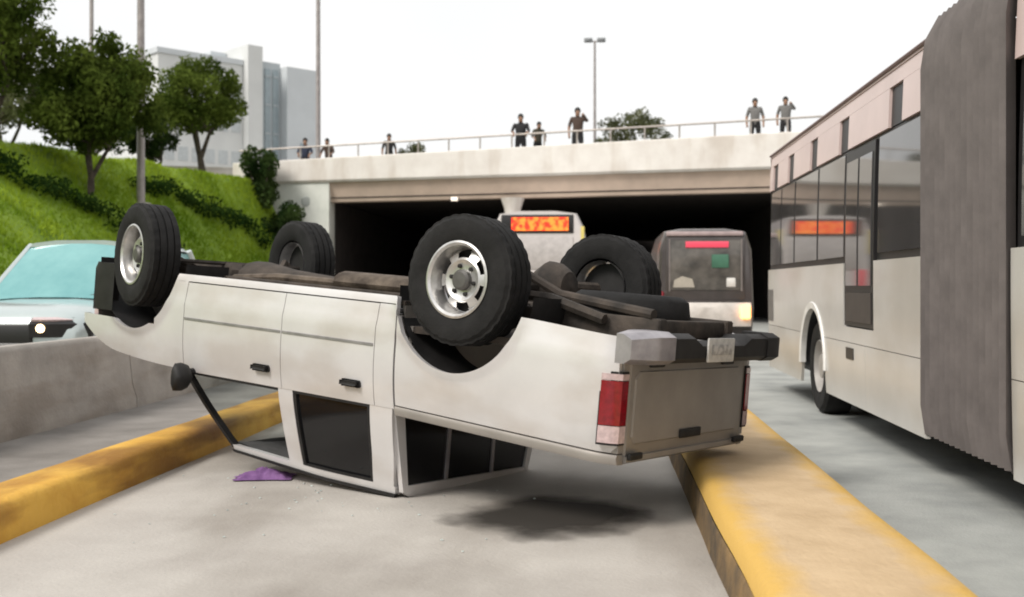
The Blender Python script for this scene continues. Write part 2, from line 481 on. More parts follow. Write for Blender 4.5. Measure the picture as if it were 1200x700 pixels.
for k, yy in enumerate((0.40, 9.4, 18.4, 27.4)):
    x = -2.92
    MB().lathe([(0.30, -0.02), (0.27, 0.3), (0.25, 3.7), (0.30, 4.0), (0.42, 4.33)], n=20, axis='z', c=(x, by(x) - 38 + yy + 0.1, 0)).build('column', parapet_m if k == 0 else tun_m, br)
for x, z in ((-12.1, 4.5), (-10.5, 4.35)):
    MB().lathe([(0.0, -0.03), (0.16, -0.03), (0.19, 0.0), (0.19, 0.06)], n=20, c=(x, by(x) - 38 + 0.05, z)).build('drain_cover', mat('drain_grey', (0.36, 0.38, 0.36)), br)

# railing on the parapet
railm = mat('rail_metal', (0.40, 0.36, 0.33), rough=0.5, metal=0.5)
rl = thing('bridge_railing', 'thin metal handrail on posts along the overpass parapet', 'railing', (0, 38, 5.9))
MB().tube([(x, by(x) - 38 + 0.12, ptop(x) + 0.45 - 5.9) for x in lin_s(BX0 + 0.2, BX1 - 0.2, 14)], 0.032, 8).build('handrail', railm, rl)
xx = -13.0
while xx < 9.8:
    MB().tube([(xx, by(xx) - 38 + 0.12, ptop(xx) - 5.92), (xx, by(xx) - 38 + 0.12, ptop(xx) + 0.45 - 5.9)], 0.03, 6).build('post', railm, rl)
    xx += 1.12
# lamp on the beam
tl = thing('tunnel_lamp', 'small lit lamp on the beam above the left underpass opening', 'lamp', (-4.97, by(-4.97) + 0.30, 4.30))
MB().box((-0.14, -0.10, -0.05), (0.14, 0.08, 0.10), 0.02).build('housing', mat('lamp_grey', (0.4, 0.38, 0.36)), tl)
MB().box((-0.11, -0.125, -0.04), (0.11, -0.102, 0.08), 0.01).build('lamp_glass', emit('lamp_glow', (1, 0.86, 0.72), 0.9), tl)
rw = MB().loft([[(x, y, z) for x, z in [(7.0, -0.02), (7.0, 5.1), (7.35, 5.1), (7.35, -0.02)]] for y in lin_s(-12, 34.5, 10)]).build('retaining_wall', conc_wall)
tag(rw, 'plain concrete retaining wall behind the articulated bus', 'wall')

# ------------------------------------------------------------------ vegetation
leafA = leaf_mat('leaf_mid', (0.040, 0.066, 0.012), (0.155, 0.205, 0.040))
leafB = leaf_mat('leaf_dark', (0.020, 0.040, 0.012), (0.080, 0.120, 0.036))
leafC = leaf_mat('leaf_olive', (0.075, 0.085, 0.040), (0.17, 0.18, 0.09))
band_leaf = leaf_mat('leaf_band_dark', (0.012, 0.030, 0.007), (0.035, 0.065, 0.014), 1.5)
grass_leaf = leaf_mat('grass_blades', (0.14, 0.24, 0.015), (0.34, 0.45, 0.045), 0.55)
bark = mat('bark', (0.035, 0.028, 0.022), rough=0.95, c2=(0.10, 0.08, 0.06), scale=9, bump=0.6, bscale=25)
conifer = leafB

def leaves(mb, c, rx, rz, n, size, rnd, flat=0.0):
    for _ in range(n):
        while True:
            p = Vector((rnd.uniform(-1, 1), rnd.uniform(-1, 1), rnd.uniform(-1, 1)))
            if p.length < 1: break
        p = Vector((c[0] + p.x * rx, c[1] + p.y * rx, c[2] + p.z * rz))
        d = Vector((rnd.gauss(0, 1), rnd.gauss(0, 1), rnd.gauss(0, 1) * (1 - flat))).normalized()
        u = d.orthogonal().normalized()
        u = (u * cos(a := rnd.uniform(0, 6.28)) + d.cross(u) * sin(a))
        w = d.cross(u)
        s = size * rnd.uniform(0.6, 1.3)
        i = len(mb.v)
        mb.v += [tuple(p - u * s), tuple(p + w * s * 0.45), tuple(p + u * s), tuple(p - w * s * 0.45)]
        mb.f.append((i, i + 1, i + 2, i + 3))

def tree(name, label, loc, height, crown_r, crown_z0, seed, m, lean=(0, 0), clumps=46, per=150, size=0.085, group=None, trunk_r=0.11, fork=3):
    rnd = random.Random(seed)
    t = thing(name, label, 'tree', loc, 0, group)
    tr = MB()
    zc = (crown_z0 + height) / 2
    top = Vector((lean[0], lean[1], crown_z0 + 0.25 * (height - crown_z0)))
    fk = Vector((lean[0] * 0.4, lean[1] * 0.4, crown_z0 * 0.62))
    tr.tube([(0, 0, -0.25), (0.02, 0, 0.1), fk * 0.5 + Vector((0.04, 0.02, 0)), fk], [trunk_r * 1.5, trunk_r * 1.15, trunk_r, trunk_r * 0.85], 9)
    cs = []
    hz = (height - crown_z0) / 2
    for i in range(clumps):
        while True:
            p = Vector((rnd.uniform(-1, 1), rnd.uniform(-1, 1), rnd.uniform(-1, 1)))
            if 0.25 < p.length < 1: break
        if rnd.random() < 0.6: p = p.normalized() * rnd.uniform(0.72, 1.0)
        if p.z < -0.3: p.z *= 0.7
        cs.append(Vector((lean[0] + p.x * crown_r, lean[1] + p.y * crown_r, zc + p.z * hz)))
    for i in range(fork):
        a = 6.28 * i / fork + rnd.random()
        mid = fk.lerp(top, 0.6) + Vector((cos(a), sin(a), 0.3)) * crown_r * 0.28
        tr.tube([fk - Vector((0, 0, 0.05)), mid], [trunk_r * 0.7, trunk_r * 0.45], 7)
        for c in rnd.sample(cs, 4):
            tr.tube([mid, mid.lerp(c, 0.5) + Vector((0, 0, -0.1)), c], [trunk_r * 0.42, trunk_r * 0.25, trunk_r * 0.08], 5)
    tr.build('trunk', bark, t)
    lv = MB()
    for c in cs:
        k = rnd.uniform(0.6, 1.25)
        leaves(lv, c, crown_r * 0.30 * k, hz * 0.28 * k, int(per * k), size, rnd)
    o = lv.build('crown', m, t, smooth=0)
    return t
tree('tree', 'large dark leafy tree at the top of the grass slope, cut by the frame', (-15.2, 26.8, 4.7), 5.6, 1.55, 1.1, 11, leafA, (0.0, 0), 75, 230, trunk_r=0.13)
tree('tree', 'bushy round tree with forked trunk growing on the grass slope before the tall lamp pole', (-13.45, 28.4, 3.55), 4.2, 1.55, 1.0, 12, leafA, (0.25, 0), 80, 230, trunk_r=0.10)
tree('tree', 'small round-crowned tree in front of the grey building', (-14.9, 41.0, 4.95), 4.9, 1.62, 1.9, 13, leafA, (-0.25, 0), 70, 230, trunk_r=0.14)
tree('tree', 'hazy green tree behind the round tree on the slope', (-18.0, 38.0, 4.95), 4.4, 1.9, 0.8, 14, leafB, (0, 0), 50, 150, 0.10)
tree('tree', 'pale green tree behind the large dark tree', (-20.5, 37.0, 4.95), 5.6, 1.9, 1.2, 15, leafC, (0, 0), 40, 130, 0.10)
tree('tree', 'low green tree beside the bare lamp pole, behind the slope', (-16.6, 40.5, 4.95), 3.3, 1.0, 0.7, 19, leafB, (0, 0), 30, 130, 0.09)
tree('tree', 'olive round treetop rising behind the overpass railing', (1.95, 60.3, 4.95), 5.9, 2.0, 1.8, 16, leafC, (0, 0), 60, 150, 0.11)
def shrub(name, label, loc, r, h, seed, m, n=9, per=260, group=None, size=0.085):
    rnd = random.Random(seed)
    t = thing(name, label, 'shrub', loc, 0, group)
    st = MB()
    lv = MB()
    for i in range(n):
        c = Vector((rnd.uniform(-r, r) * 0.7, rnd.uniform(-r, r) * 0.7, rnd.uniform(0.25, 0.95) * h))
        st.tube([(0, 0, -0.1), c * 0.5, c], [0.04, 0.03, 0.012], 5)
        leaves(lv, c, r * 0.5, h * 0.22, per, size, rnd)
    st.build('stem', bark, t)
    lv.build('foliage', m, t, smooth=0)
    return t
shrub('shrub', 'tall dark shrub against the pale abutment wall of the overpass', (-12.0, 38.7, 3.9), 0.65, 2.1, 21, leafB, 14)
shrub('shrub', 'dark rounded shrub low on the slope beside the abutment wall', (-11.15, 38.4, 2.5), 0.75, 1.7, 22, leafB, 12)
shrub('shrub', 'leafy bush on top of the overpass behind the railing', (-6.75, 39.6, 5.15), 0.5, 1.25, 23, leafC, 8, 120, size=0.07)

# grass on the slope
rnd = random.Random(5)
gb = MB()
for _ in range(52000):
    y = rnd.uniform(14, 39.2)
    s = rnd.random()
    x = lerp(toe(y), crest(y), s * 1.12)
    z = hill(x, y) + noise.noise(Vector((x * 0.6, y * 0.6, 0))) * 0.12 * min(1, s * 4) - 0.01
    a = rnd.uniform(0, 6.28); h = rnd.uniform(0.06, 0.17); w = rnd.uniform(0.015, 0.035)
    lx, ly = rnd.gauss(0, 0.05), rnd.gauss(0, 0.05)
    i = len(gb.v)
    gb.v += [(x - cos(a) * w, y - sin(a) * w, z), (x + cos(a) * w, y + sin(a) * w, z), (x + lx, y + ly, z + h)]
    gb.f.append((i, i + 1, i + 2))
tag(gb.build('grass', grass_leaf, smooth=0), 'bright green grass covering the embankment slope', 'grass', kind='stuff')
def band(label, pts, r, seed):  # scatters a low band of dark leaves along a line on the slope
    rnd = random.Random(seed)
    lv = MB()
    t = thing('leaf_band', label, 'greenery', (pts[0][0], pts[0][1], hill(pts[0][0], pts[0][1])), 0)
    o = t.location
    for (x0, y0), (x1, y1) in zip(pts[:-1], pts[1:]):
        n = int(hypot(x1 - x0, y1 - y0) / 0.22)
        for k in range(n):
            x, y = lerp(x0, x1, k / n) + rnd.gauss(0, 0.12), lerp(y0, y1, k / n) + rnd.gauss(0, 0.12)
            leaves(lv, (x - o[0], y - o[1], hill(x, y) + 0.16 - o[2]), r * rnd.uniform(0.6, 1.2), 0.22, 120, 0.07, rnd)
    lv.build('foliage', band_leaf, t, smooth=0)
band('low band of dark leaves running down the slope below the large dark tree', [(-14.9, 24.6), (-14.31, 25.64), (-12.9, 27.6), (-12.2, 28.6), (-11.4, 29.6)], 0.66, 31)
band('low band of dark leaves running down the slope towards the abutment', [(-13.3, 31.2), (-12.7, 33.0), (-12.0, 35.2), (-11.35, 37.2)], 0.58, 32)
wl_ = thing('low_white_wall', 'low white wall at the top of the grass slope behind the trees', 'wall', (-15, 41.5, 4.95))
MB().prism([(-3.2, -1.0), (2.6, 0.9), (2.55, 1.08), (-3.25, -0.82)], 'z', 0, 0.85).build('wall_face', parapet_m, wl_)
MB().prism([(-3.25, -1.04), (2.64, 0.88), (2.58, 1.12), (-3.3, -0.78)], 'z', 0.853, 0.92).build('coping', parapet_m, wl_)

# ------------------------------------------------------------------ far building
bw = mat('building_white', (0.62, 0.63, 0.62), rough=0.8, var=0.05, scale=0.3)
bw2 = mat('building_grey_white', (0.56, 0.59, 0.61), rough=0.8, var=0.05, scale=0.3)
bg = mat('building_grey', (0.42, 0.46, 0.48), rough=0.5, var=0.06, scale=0.4)
bgl = mat('building_glass', (0.30, 0.36, 0.39), rough=0.25, var=0.1, scale=0.7)
P0, P1 = Vector((-39.5, 97.3, 0)), Vector((-28.1, 110.2, 0))
uu = (P1 - P0).normalized(); Ltot = (P1 - P0).length
ang = math.atan2(uu.y, uu.x)
bd = thing('office_building', 'large pale grey blocky building behind the trees', 'building', (P0.x, P0.y, 4.95), ang)
f_ = lambda a: a * Ltot
MB().box((f_(0.0), 0, -0.2), (f_(0.50), 14, 17.4)).build('west_wing', bw, bd)
MB().box((f_(-0.01), -0.15, 17.403), (f_(0.50), 14.1, 17.9)).build('cornice', bw2, bd)
MB().box((f_(0.503), -0.9, -0.2), (f_(0.595), 14, 19.3)).build('stair_tower', bw, bd)
MB().box((f_(0.40), 3, 17.905), (f_(0.50), 9, 19.0)).build('roof_plant_room', bw2, bd)
MB().box((f_(0.597), 0.8, -0.2), (f_(0.77), 14, 18.3)).build('glazed_bay', bg, bd)
MB().box((f_(0.772), -0.4, -0.2), (f_(1.0), 14, 17.9)).build('east_wing', bw2, bd)
for k in range(3):
    x = f_(0.615 + k * 0.052)
    w = MB().box((x, 0.70, 0.3), (x + 0.62, 0.797, 17.6)).build('window_strip', bgl, bd)
    for q in range(6):
        MB().box((x, 0.64, 2.8 + q * 2.8), (x + 0.62, 0.698, 2.95 + q * 2.8)).build('spandrel', bg, w)
for q in range(5):
    for k in range(6):
        x = f_(0.035) + k * 1.36
        MB().box((x, -0.05, 1.6 + q * 3.1), (x + 0.95, -0.003, 2.9 + q * 3.1)).build('window', mat('window_pale', (0.47, 0.50, 0.51), rough=0.3), bd)
MB().box((f_(0.86), -0.45, 9.8), (f_(0.86) + 0.7, -0.403, 10.5)).build('window', bgl, bd)

# ------------------------------------------------------------------ poles and lamps
polem = mat('galvanised_pole', (0.34, 0.31, 0.30), rough=0.55, metal=0.4, var=0.15)
def pole(label, loc, h, r0, r1, arms=0, m=polem):
    t = thing('lamp_pole', label, 'lamp pole', loc)
    MB().tube([(0, 0, -0.3), (0, 0, h * 0.5), (0, 0, h)], [r0, (r0 + r1) / 2, r1], 12).build('shaft', m, t)
    MB().box((-r0 * 1.9, -r0 * 1.9, -0.3), (r0 * 1.9, r0 * 1.9, 0.06), 0.01).build('base_plate', m, t)
    for s in ((-1, 1) if arms else ()):
        MB().tube([(0, 0, h - 0.08), (s * 0.12, 0, h - 0.02), (s * 0.2, 0, h)], 0.035, 6).build('arm', m, t)
        MB().loft([[(s * x, y * w, h + z) for y, z in [(-1, 0.02), (-0.7, 0.14), (0.7, 0.14), (1, 0.02), (0.8, -0.06), (-0.8, -0.06)]] for x, w in [(0.12, 0.10), (0.25, 0.17), (0.48, 0.17), (0.58, 0.10)]]).build('lamp_head', mat('lamp_head_grey', (0.22, 0.23, 0.24)), t)
    return t
pole('tall grey lamp pole standing on the grass slope', (-12.9, 30.54, hill(-12.9, 30.54)), 12.5, 0.115, 0.085)
pole('tall thin lamp pole rising beside the end of the grey building', (-12.04, 47.2, 4.95), 14.0, 0.11, 0.075)
pole('slim dark lamp pole behind the bushy tree', (-20.9, 44.5, 4.95), 13.0, 0.09, 0.08)
pole('distant lamp post with twin flat heads behind the overpass', (-0.14, 60.2, 4.95), 9.6, 0.10, 0.06, 1)

# ------------------------------------------------------------------ overturned pickup truck
# truck space: x forward, y left, z up, origin on the ground below the rear axle; the whole truck lies on its roof
tk = thing('pickup_truck', 'silver double-cab pickup truck overturned on its roof with wheels in the air', 'pickup')
hd, pt, rl_ = radians(53.8 + 4.4), radians(4.07), radians(2.18)
F = Vector((-sin(hd) * cos(pt), cos(hd) * cos(pt), sin(pt)))
U = Vector((0, 0, -1)); U = (U - F * U.dot(F)).normalized()
Yv = U.cross(F)
Y2 = Yv * cos(rl_) + U * sin(rl_); U2 = -Yv * sin(rl_) + U * cos(rl_)
M = Matrix.Identity(4)
for r in range(3):
    M[r][0], M[r][1], M[r][2] = F[r], Y2[r], U2[r]
M.translation = Vector((-0.273, 6.978, 1.594))
tk.matrix_world = M

WB, R_T = 3.08, 0.378
RWX = 0.05
ARCH = ((RWX, 0.47), (WB, 0.495))
def Yb(x, z):
    t = min(1, max(0, (z - 0.42) / 0.70))
    w = 0.818 + 0.045 * sin(pi * t) ** 0.7 - 0.012 * t
    w += 0.006 * (sstep(0.60, 0.625, z) - sstep(0.64, 0.70, z))
    if x > 2.5: w -= 0.085 * ((x - 2.5) / 1.3) ** 2
    if x < -0.88: w -= 0.05 * ((-0.88 - x) / 0.14) ** 2
    for cx, r in ARCH:
        d = hypot(x - cx, z - 0.36) - r
        w += 0.020 * exp(-(d / 0.035) ** 2)
    return w
def archz(x, base):
    z = base
    for cx, r in ARCH:
        if abs(x - cx) < r:
            z = max(z, 0.36 + sqrt(r * r - (x - cx) ** 2))
    return z
def xs_for(a, b, n=30):
    xs = set(lin_s(a, b, n))
    for cx, r in ARCH:
        for k in range(41):
            x = cx + r * cos(pi * k / 40)
            if a < x < b: xs.add(x)
    xs = sorted(xs)
    out = [xs[0]]
    for x in xs[1:]:
        if x - out[-1] > 0.0025: out.append(x)
    out[-1] = b
    return out
def side_panel(name, a, b, zb, zt, s, parent, m=paint, rows=14, fl=0.035, n=30):
    xs = xs_for(a, b, n)
    g = []
    for x in xs:
        lo, hi = zb(x), zt(x)
        col = []
        for k in range(rows):
            z = lerp(lo, hi, k / (rows - 1))
            col.append((x, s * Yb(x, z), z))
        # folded flanges along the bottom and the top
        col = [(x, col[0][1] - s * fl, col[0][2] + 0.004)] + col + [(x, col[-1][1] - s * fl, col[-1][2] - 0.004)]
        g.append(col)
    first = [(p[0] + 0.004, p[1] - s * fl, p[2]) for p in g[0]]
    last = [(p[0] - 0.004, p[1] - s * fl, p[2]) for p in g[-1]]
    return MB().grid([first] + g + [last]).build(name, m, parent, smooth=40)

BEDR, BEDF = -1.02, 0.485          # bed ends
CABR = 0.50
def G(x, z):                        # greenhouse half width (tumblehome)
    t = min(1, max(0, (z - 1.10) / 0.55))
    w = 0.812 - 0.150 * t ** 1.25
    if x > 2.1: w -= 0.05 * (x - 2.1)
    return w
def strip(name, pa, pb, s, m, parent, th=0.05, n=10, k=5, off=0.0):
    """panel between two polylines in (x, z), wrapped on the greenhouse side"""
    def res(pl):
        out = []
        L = [0]
        for p, q in zip(pl[:-1], pl[1:]): L.append(L[-1] + hypot(q[0] - p[0], q[1] - p[1]))
        for i in range(n):
            d = L[-1] * i / (n - 1)
            j = max(j for j in range(len(L) - 1) if L[j] <= d + 1e-9)
            t = (d - L[j]) / (L[j + 1] - L[j])
            out.append((lerp(pl[j][0], pl[j + 1][0], t), lerp(pl[j][1], pl[j + 1][1], t)))
        return out
    A, B = res(pa), res(pb)
    rings = []
    for a, b in zip(A, B):
        o = []
        for q in range(k):
            x, z = lerp(a[0], b[0], q / (k - 1)), lerp(a[1], b[1], q / (k - 1))
            o.append((x, s * (G(x, z) - off), z))
        i_ = [(p[0], p[1] - s * th, p[2]) for p in o][::-1]
        rings.append(o + i_)
    return MB().loft(rings).build(name, m, parent, smooth=40)

def hoodz(x): return 1.09 - 0.09 * max(0, (x - 2.6) / 1.2) ** 1.6 - 0.13 * max(0, (x - 3.30) / 0.5) ** 2
ROOFR, ROOFF = 0.55, 2.04
def zroof(x):                       # roof edge height (flatter behind, falling to the windscreen)
    return 1.655 - 0.055 * max(0, (x - 0.9) / 1.14) ** 2 - 0.02 * max(0, (0.75 - x) / 0.2)
def bedrise(x): return 0.055 * (BEDF - x) / 1.5       # the bed sags towards its tail
for s in (-1, 1):
    # ---- bed side
    side_panel('bed_side', BEDR, BEDF, lambda x: archz(x, 0.47 + 0.055 * max(0, -x - 0.4) / 0.7), lambda x: 1.075 + bedrise(x), s, tk)
    # rail cap: rolled edge along the top of the bed
    rings = []
    for x in lin_s(BEDR - 0.005, BEDF, 20):
        w = Yb(x, 1.08)
        e = bedrise(x)
        rings.append([(x, s * (w - 0.075), 1.082 + e), (x, s * (w + 0.004), 1.082 + e), (x, s * (w + 0.012), 1.10 + e), (x, s * (w - 0.002), 1.135 + e), (x, s * (w - 0.06), 1.138 + e), (x, s * (w - 0.075), 1.12 + e)])
    MB().loft(rings).build('bed_rail', paint_shaded, tk, smooth=50)
    MB().box((BEDR + 0.05, s * 0.715, 0.885), (BEDF - 0.02, s * 0.755, 1.08)).build('bed_inner_wall', paint_shaded, tk)
    # ---- doors, sill, fender
    side_panel('sill', CABR, 2.585, lambda x: archz(x, 0.425), lambda x: max(0.472, archz(x, 0.425) + 0.02), s, tk, rows=5)
    side_panel('cab_corner', CABR, 0.655, lambda x: max(0.478, archz(x, 0.42) + 0.03), lambda x: 1.10, s, tk, n=8)
    d1 = side_panel('rear_door', 0.660, 1.477, lambda x: 0.480, lambda x: 1.10, s, tk)
    d2 = side_panel('front_door', 1.482, 2.477, lambda x: 0.480, lambda x: 1.10, s, tk)
    side_panel('front_fender', 2.483, 3.80, lambda x: archz(x, 0.43 if x < 2.8 else 0.80), hoodz, s, tk)
    # side moulding strips
    for a, b, dd in ((0.67, 1.470, d1), (1.490, 2.470, d2)):
        rr = []
        for x in lin_s(a, b, 14):
            w = Yb(x, 0.73)
            rr.append([(x, s * (w - 0.01), 0.718), (x, s * (w + 0.006), 0.724), (x, s * (w + 0.006), 0.738), (x, s * (w - 0.01), 0.744)])
        MB().loft(rr).build('moulding', chrome, dd)
    for xa, dd in ((0.76, d1), (1.58, d2)):
        y = Yb(xa + 0.08, 0.985)
        h = MB().box((xa, s * (y - 0.03), 0.962), (xa + 0.15, s * (y + 0.006), 1.008), 0.012).build('handle_cup', blackp, dd)
        MB().box((xa + 0.01, s * (y + 0.008), 0.970), (xa + 0.15, s * (y + 0.030), 0.998), 0.008).build('handle', blackp, dd)
    # ---- pillars and roof rail
    strip('rear_pillar', [(0.515, 1.095), (0.535, 1.40), (0.575, 1.62)], [(0.70, 1.095), (0.715, 1.40), (0.745, 1.62)], s, paint, tk)
    strip('middle_pillar', [(1.385, 1.095), (1.375, 1.35), (1.365, 1.62)], [(1.52, 1.095), (1.505, 1.35), (1.49, 1.62)], s, paint, tk)
    strip('front_pillar', [(2.50, 1.09), (2.28, 1.33), (2.03, 1.585)], [(2.535, 1.09), (2.32, 1.33), (2.07, 1.585)], s, blackp, tk, th=0.05)
    strip('roof_rail', [(0.56, 1.595), (1.2, 1.60), (2.06, 1.565)], [(0.57, 1.648), (1.2, 1.650), (2.05, 1.605)], s, paint, tk, n=16)
    strip('drip_rail', [(0.56, 1.640), (1.2, 1.643), (2.06, 1.597)], [(0.57, 1.660), (1.2, 1.662), (2.05, 1.615)], s, blackp, tk, n=16, th=0.03, off=-0.012)
    strip('belt_rail', [(0.52, 1.088), (1.5, 1.088), (2.52, 1.088)], [(0.52, 1.118), (1.5, 1.118), (2.50, 1.118)], s, blackp, tk, n=16, th=0.06, off=0.002)
    # ---- rear door glass (dark) with rubber frame; the front door glass is broken out
    gl = strip('side_window', [(0.715, 1.12), (0.728, 1.40), (0.752, 1.592)], [(1.372, 1.12), (1.364, 1.36), (1.356, 1.594)], s, dkglass, tk, th=0.006, off=0.02)
    strip('window_rubber', [(0.702, 1.119), (0.716, 1.40), (0.742, 1.593)], [(0.726, 1.119), (0.740, 1.40), (0.764, 1.593)], s, blackp, gl, th=0.02, off=0.004)
    strip('window_rubber', [(1.358, 1.119), (1.350, 1.36), (1.342, 1.593)], [(1.384, 1.119), (1.374, 1.36), (1.364, 1.593)], s, blackp, gl, th=0.02, off=0.004)
    strip('window_rubber', [(0.745, 1.578), (1.05, 1.582), (1.36, 1.58)], [(0.745, 1.594), (1.05, 1.597), (1.36, 1.594)], s, blackp, gl, th=0.02, off=0.003)
    # ---- tail light wrapped round the corner
    TLZ = 0.88
    def tl_poly(e, x0, y1):
        return [(x0, s * 0.78), (x0, s * (Yb(x0, TLZ) + 0.003 + e)), (BEDR + 0.045, s * (Yb(BEDR + 0.045, TLZ) + 0.004 + e)), (BEDR + 0.01, s * (0.815 + e)), (BEDR - 0.014 - e, s * 0.795), (BEDR - 0.017 - e, s * y1), (BEDR + 0.03, s * y1)]
    tlh = MB().prism(tl_poly(0, -0.935, 0.728), 'z', 0.70, 1.085).build('tail_light', blackp, tk)
    def lens(z0, z1, m, nm):
        MB().prism(tl_poly(0.006, -0.943, 0.736), 'z', z0, z1).build(nm, m, tlh, smooth=30)
    lens(0.712, 0.745, clearlens, 'clear_lens')
    lens(0.749, 0.98, redlens, 'red_lens')
    lens(0.984, 1.073, clearlens, 'clear_lens')
    # rear corner post between bed side and tailgate
    MB().loft([[(BEDR + 0.03, s * 0.775, z), (BEDR - 0.006, s * 0.765, z), (BEDR - 0.006, s * 0.712, z), (BEDR + 0.03, s * 0.712, z)] for z in (0.545, 0.72, 0.9, 1.13)]).build('corner_post', paint_shaded, tk)
    # ---- wheel arch liners
    for cx, r in ARCH:
        rows_ = []
        for k in range(25):
            a = pi * k / 24
            rows_.append([(cx + (r + 0.02) * cos(a), s * y, 0.36 + (r + 0.02) * sin(a)) for y in (0.80, 0.42)])
        MB().grid(rows_).build('wheel_arch_liner', blackp, tk, smooth=60)
    # ---- wing mirror (folded, dark)
    mr = MB().loft([[(2.37 + 0.055 * q * cos(a) - 0.15 * w, s * (0.85 + w), 1.13 + 0.085 * q * sin(a) + 0.02 * sin(2 * a)) for a in [2 * pi * k / 12 for k in range(12)]] for w, q in ((0.0, 0.55), (0.02, 0.9), (0.07, 1.1), (0.13, 1.05), (0.155, 0.6))]).build('wing_mirror', blackp, tk, smooth=60)
    MB().tube([(2.38, s * 0.79, 1.09), (2.38, s * 0.86, 1.10)], 0.025, 8).build('mirror_arm', blackp, mr)

# ---- roof skin, crushed a little
rows = []
for i in range(26):
    x = lerp(ROOFR, ROOFF + 0.03, i / 25)
    r = []
    for j in range(17):
        t = -1 + 2 * j / 16
        w = G(x, 1.65)
        y = t * w
        z = zroof(x) + 0.035 * (1 - abs(t) ** 2.5) * 0.6 + noise.noise(Vector((x * 3, y * 3, 4))) * 0.008
        if i == 0: z -= 0.03
        r.append((x, y, z))
    rows.append(r)
roof = MB().grid(rows).build('roof', paint, tk, smooth=60)
MB().grid([[(p[0], p[1] * 0.97, p[2] - 0.045) for p in r] for r in rows]).build('headliner', trim, tk, smooth=60)
MB().loft([[(x0, y, 1.60 - 0.03), (x0 + 0.05, y, 1.60 - 0.04), (x0 + 0.06, y, 1.612), (x0, y, 1.625)] for x0, y in [(2.02, -0.64), (2.06, -0.3), (2.07, 0.0), (2.06, 0.3), (2.02, 0.64)]]).build('windscreen_header', blackp, tk)
# windscreen
wsr = []
for i in range(8):
    t = i / 7
    row = []
    for j in range(13):
        q = -1 + 2 * j / 12
        x = lerp(2.53, 2.065, t) + 0.06 * (1 - q * q)
        row.append((x, q * lerp(0.735, 0.625, t), lerp(1.095, 1.585, t)))
    wsr.append(row)
MB().grid(wsr).build('windscreen', windscreen, tk, smooth=60)
# cab back wall with sliding rear window
MB().box((CABR, -0.78, 0.46), (CABR + 0.03, 0.78, 1.118)).build('cab_back_panel', paint_shaded, tk)
MB().prism([(-0.785, 1.12), (-0.70, 1.12), (-0.615, 1.585), (-0.655, 1.625)], 'x', 0.512, 0.545).build('rear_window_surround', paint, tk)
MB().prism([(0.785, 1.12), (0.70, 1.12), (0.615, 1.585), (0.655, 1.625)], 'x', 0.512, 0.545).build('rear_window_surround', paint, tk)
MB().prism([(-0.655, 1.625), (-0.613, 1.587), (0.613, 1.587), (0.655, 1.625), (0.60, 1.655), (-0.60, 1.655)], 'x', 0.515, 0.55).build('rear_window_surround', paint, tk)
rg = MB().prism([(-0.70, 1.12), (0.70, 1.12), (0.615, 1.585), (-0.615, 1.585)], 'x', 0.528, 0.534).build('rear_window', dkglass, tk)
for y in (-0.24, 0.24):
    MB().box((0.515, y - 0.014, 1.12), (0.527, y + 0.014, 1.586)).build('window_bar', chrome, rg)
# ---- hood, cowl, front end
rows = []
for i in range(20):
    x = lerp(2.50, 3.80, i / 19)
    r = []
    for j in range(19):
        t = -1 + 2 * j / 18
        w = Yb(x, 1.06) - 0.012
        z = hoodz(x) + 0.045 * (1 - t * t) + 0.02 * (abs(t) < 0.55)
        r.append((x, t * w, z))
    rows.append(r)
MB().grid(rows).build('hood', paint, tk, smooth=50)
MB().box((3.72, -0.70, 0.60), (3.795, 0.70, 0.865), 0.02).build('front_panel', paint_shaded, tk)
gr = MB().box((3.78, -0.40, 0.66), (3.83, 0.40, 0.86), 0.01).build('grille', blackp, tk)
for k in range(4):
    MB().box((3.83, -0.38, 0.685 + k * 0.045), (3.845, 0.38, 0.70 + k * 0.045)).build('grille_bar', chrome, gr)
for s in (-1, 1):
    MB().loft([[(3.77 + dx, s * y, 0.68 + z * 0.15) for z in (0, 1)] + [(3.72 + dx, s * y, 0.68 + z * 0.15) for z in (1, 0)] for y, dx in ((0.42, 0.05), (0.60, 0.04), (0.72, -0.02))]).build('headlight', clearlens, tk)
# front bumper, wrapping round the corners
rings = []
for q in lin_s(-1, 1, 17):
    y = q * 0.80
    c = max(0, abs(q) - 0.82) / 0.18
    x = 3.95 - 0.10 * q * q - 0.22 * c
    rings.append([(x - 0.22, y, 0.40), (x - 0.03, y, 0.40), (x, y, 0.45), (x, y, 0.72), (x - 0.03, y, 0.755), (x - 0.22, y, 0.755)])
fb = MB().loft(rings).build('front_bumper', blackp, tk, smooth=45)
for s in (-1, 1):
    MB().loft([[(3.48, s * 0.70, z), (3.48, s * 0.765, z), (3.66, s * 0.795, z), (3.70, s * 0.72, z)] for z in (0.46, 0.76)]).build('bumper_end', blackp, fb)
